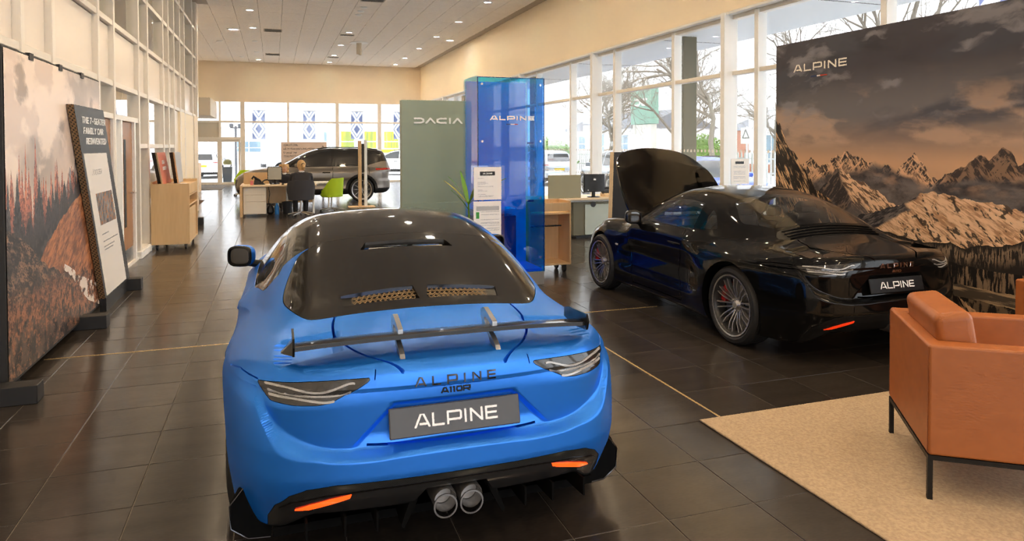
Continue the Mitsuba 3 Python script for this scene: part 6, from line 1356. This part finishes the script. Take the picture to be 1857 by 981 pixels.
# banners and lamp post in the far yard
M('mat_banner', proc(lambda p, n, uv: mix(S(200, 204, 214), S(78, 90, 124), smoothstep(.02, .10, dr.abs(dr.abs((dr.abs(uv.x-.5)*1.3+dr.abs(uv.y*3.2-1.15-dr.floor((uv.y*3.2)/2.3)*2.3)*.62)-.62)-.16)-.055)*smoothstep(.5, .2, dr.abs(uv.y-.5)*.6))), .7)
for i, (x, lab) in enumerate(((-.86, 'leftmost banner with diamond pattern outside the far windows'), (2.14, 'second banner with diamond pattern from the entrance doors'), (5.10, 'third banner with diamond pattern from the entrance doors'), (7.85, 'rightmost banner with diamond pattern, half behind the green panel'))):
    k = thing('banner_flag', lab, 'banner', 'banners in the far yard'); nx, nz_ = 7, 16; uu, vv = np.meshgrid(np.linspace(0, 1, nx), np.linspace(0, 1, nz_)); V = np.stack([x-.37+.74*uu, 46+.05*np.sin(uu*5+vv*4), 2.12+1.76*vv], -1).reshape(-1, 3)
    ii, jj = np.meshgrid(np.arange(nx-1), np.arange(nz_-1)); a = (jj*nx+ii).ravel(); f_ = np.vstack([np.c_[a, a+1, a+nx+1], np.c_[a, a+nx+1, a+nx]])
    put('cloth', trimesh.Trimesh(V, f_, process=False), 'mat_banner', True, parent=k, uv=np.stack([uu, vv], -1).reshape(-1, 2)); put('pole', cyl((x+.45, 46, GZ), (x+.45, 46, 4.0), .04, 10), 'mat_fence', parent=k); put('arm', cyl((x-.40, 46, 3.9), (x+.45, 46, 3.9), .02, 8), 'mat_grey', parent=k)
k = thing('feather_flag', 'white and blue striped flag on a pole outside, above the mountain mural', 'flag'); M('mat_flagstripe', proc(lambda p, n, uv: mix(S(236, 238, 244), S(120, 130, 176), smoothstep(-.1, .1, dr.sin(p.y*9+p.z*9)))), .7)
nz_ = 14; V = np.array([[12+.06*math.sin(t*7), 9.15-s_*(.55+.12*math.sin(t*5)), 2.6+2.6*t] for t in np.linspace(0, 1, nz_) for s_ in (0, .5, 1)]); put('cloth', trimesh.Trimesh(V, [f_ for i in range(nz_-1) for j in range(2) for f_ in ([i*3+j, i*3+j+1, i*3+j+4], [i*3+j, i*3+j+4, i*3+j+3])], process=False), 'mat_flagstripe', True, parent=k); put('pole', cyl((12, 9.2, GZ), (12, 9.2, 5.3), .03, 8), 'mat_fence', parent=k)
k = thing('lamp_post', 'dark lamp post with twin floodlights outside the entrance', 'lamp post'); M('mat_postgrey', (.10, .11, .13), .5)
put('pole', cyl((-1.91, 40, GZ), (-1.91, 40, 2.75), .055, 12), 'mat_postgrey', parent=k); put('arm', cyl((-2.17, 40, 2.66), (-1.65, 40, 2.66), .03, 8), 'mat_postgrey', parent=k)
for x in (-2.12, -1.70): put('floodlight', bx((x, 39.98, 2.78), (.20, .14, .20), .03), 'mat_postgrey', parent=k)
k = thing('planter', 'square dark planter with a clipped round bush outside the entrance doors', 'planter'); M('mat_planter', (.045, .06, .075), .5); M('mat_topiary', proc(lambda p, n, uv: mix((.07, .09, .02), (.34, .30, .14), noise(p.x*28, p.y*28, p.z*28))), .8)
put('pot', trimesh.convex.convex_hull(np.array([(-2.02+sx*w, 34.6+sy*w, z) for z, w in ((GZ, .17), (.72, .21)) for sx in (-1, 1) for sy in (-1, 1)])), 'mat_planter', False, parent=k); put('foliage', BUSH, 'mat_topiary', parent=k, kind='stuff', tw=T().translate([-2.02, 34.6, .88]).scale([.21, .21, .21]))
k = thing('overhead_cable', 'thin overhead cables crossing the sky outside the far windows', 'cable'); cab_ = [tube([(x, 52+i_*2, 4.35+.16*((x-4)/14)**2-.22*i_) for x in np.linspace(-10, 18, 20)], .012, 4) for i_ in range(4)]
for m in cab_: put('strand', m, 'mat_greysign', 40, parent=k)
for x in (-10, 18): put('pole', cyl((x, 55, GZ), (x, 55, 4.7), .09, 10), 'mat_twig', parent=k); put('cross_arm', bb(x-.05, x+.05, 51.8, 58.2, 4.25, 4.35), 'mat_twig', False, parent=k)
# buildings
M('mat_render', (.72, .73, .74), .8); M('mat_winblue', (.20, .30, .38), .15); M('mat_yellowcurtain', proc(lambda p, n, uv: mix((.30, .36, .08), (.62, .56, .05), smoothstep(.3, .7, noise(p.x*9, 0, p.z*.5)))), .7); M('mat_brickfar', (.36, .16, .10), .85); M('mat_slate', (.16, .17, .19), .7); M('mat_yellowband', (.78, .58, .02), .5)
def building(label, x0, x1, y0, y1, h, wins, mat='mat_render', face='y', wmat='mat_winblue', roof=None):
    k = thing('building', label, 'building'); put('walls', bb(x0, x1, y0, y1, GZ, h), mat, False, parent=k); put('roof', bb(x0-.15, x1+.15, y0-.15, y1+.15, h, h+.18) if roof is None else trimesh.convex.convex_hull(np.array([(x, y, z) for x, y, z in ((x0-.2, y0-.2, h), (x1+.2, y0-.2, h), (x0-.2, y1+.2, h), (x1+.2, y1+.2, h), ((x0+x1)/2, y0-.2, h+roof), ((x0+x1)/2, y1+.2, h+roof))])), 'mat_slate' if roof else mat, False, parent=k)
    for a, b, z0, z1 in wins:
        fr = bb(a, b, y0-.06, y0, z0, z1) if face == 'y' else bb(x0-.06, x0, a, b, z0, z1); w = put('window', fr, 'mat_white', False, parent=k)
        n = max(1, int(round((b-a)/1.2)))
        for i_ in range(n):
            c0, c1 = a+(b-a)*i_/n+.05, a+(b-a)*(i_+1)/n-.05; zs = ((z0+.05, z0+(z1-z0)*.38), (z0+(z1-z0)*.38+.08, z1-.05))
            for q0, q1 in zs: put('pane', bb(c0, c1, y0-.08, y0-.061, q0, q1) if face == 'y' else bb(x0-.08, x0-.061, c0, c1, q0, q1), wmat, False, parent=w)
    return k
building('long low white building outside the far windows', -6.0, 6.6, 75, 90, 3.4, [(-3.5, -1.2, 1.1, 2.2), (4.9, 6.0, 1.4, 3.2)])
k = building('white building with yellow curtained windows, outside at the right of the far windows', 5.0, 18, 60, 72, 3.5, [(5.3, 6.45, 1.45, 2.96), (7.2, 8.3, 1.45, 2.96), (8.9, 10.2, 1.45, 2.96), (11, 13, 1.45, 2.96)], wmat='mat_yellowcurtain')
put('fascia_band', bb(5.2, 14, 59.9, 60, 1.12, 1.38), 'mat_yellowband', False, parent=k)
building('white gabled house down the street, seen left of the green pylon sign', 38, 48, 68, 90, 3.6, [(70.5, 73.0, 1.2, 2.9), (76.5, 78.6, .6, 3.1), (82, 84, 1.2, 2.9)], face='x', roof=2.2)
k = building('white building with dark glazing across the street, left of the mountain mural', 30, 42, 26, 39, 3.9, [(27.0, 33, .5, 2.35), (34, 38, .5, 2.35)], face='x'); put('base_course', bb(29.9, 30, 26, 39, GZ, .42), 'mat_brickfar', False, parent=k)
building('distant red brick terrace beyond the round bush', 46, 56, 44, 64, 3.2, [(46, 48, 1.2, 2.4), (51, 53, 1.2, 2.4), (56, 58, 1.2, 2.4)], mat='mat_brickfar', face='x', roof=2.0)
# cars outside
estate('blue car parked outside behind the raised bonnet, seen through the window', 10.9, 16.9, PI-.12, 'mat_bluecar', sz=(.95, .96, .90), z0=GZ, lamp='mat_lampstrip')
estate('pale silver blue car parked outside beyond the desk monitor', 11.3, 20.6, -.1, 'mat_silvercar', sz=(.98, .98, 1.0), z0=GZ)
estate('dark silver car parked outside, right beside the blue tower', 11.6, 28.6, .05, 'mat_silvercar', sz=(.96, .96, .96), z0=GZ)
estate('white car outside the entrance doors, rear towards the room', -3.6, 42.0, -.12, 'mat_whitecar', sz=(1, 1, .92), z0=GZ)
estate('white car outside the far windows at the right, beyond the grey car', 8.3, 42.5, PI/2-.5, 'mat_whitecar', sz=(1, 1, .95), z0=GZ)
estate('silver car in the far yard, nose behind the sign board', 2.6, 49.5, PI/2+.4, 'mat_whitecar', sz=(1, 1, .9), z0=GZ)
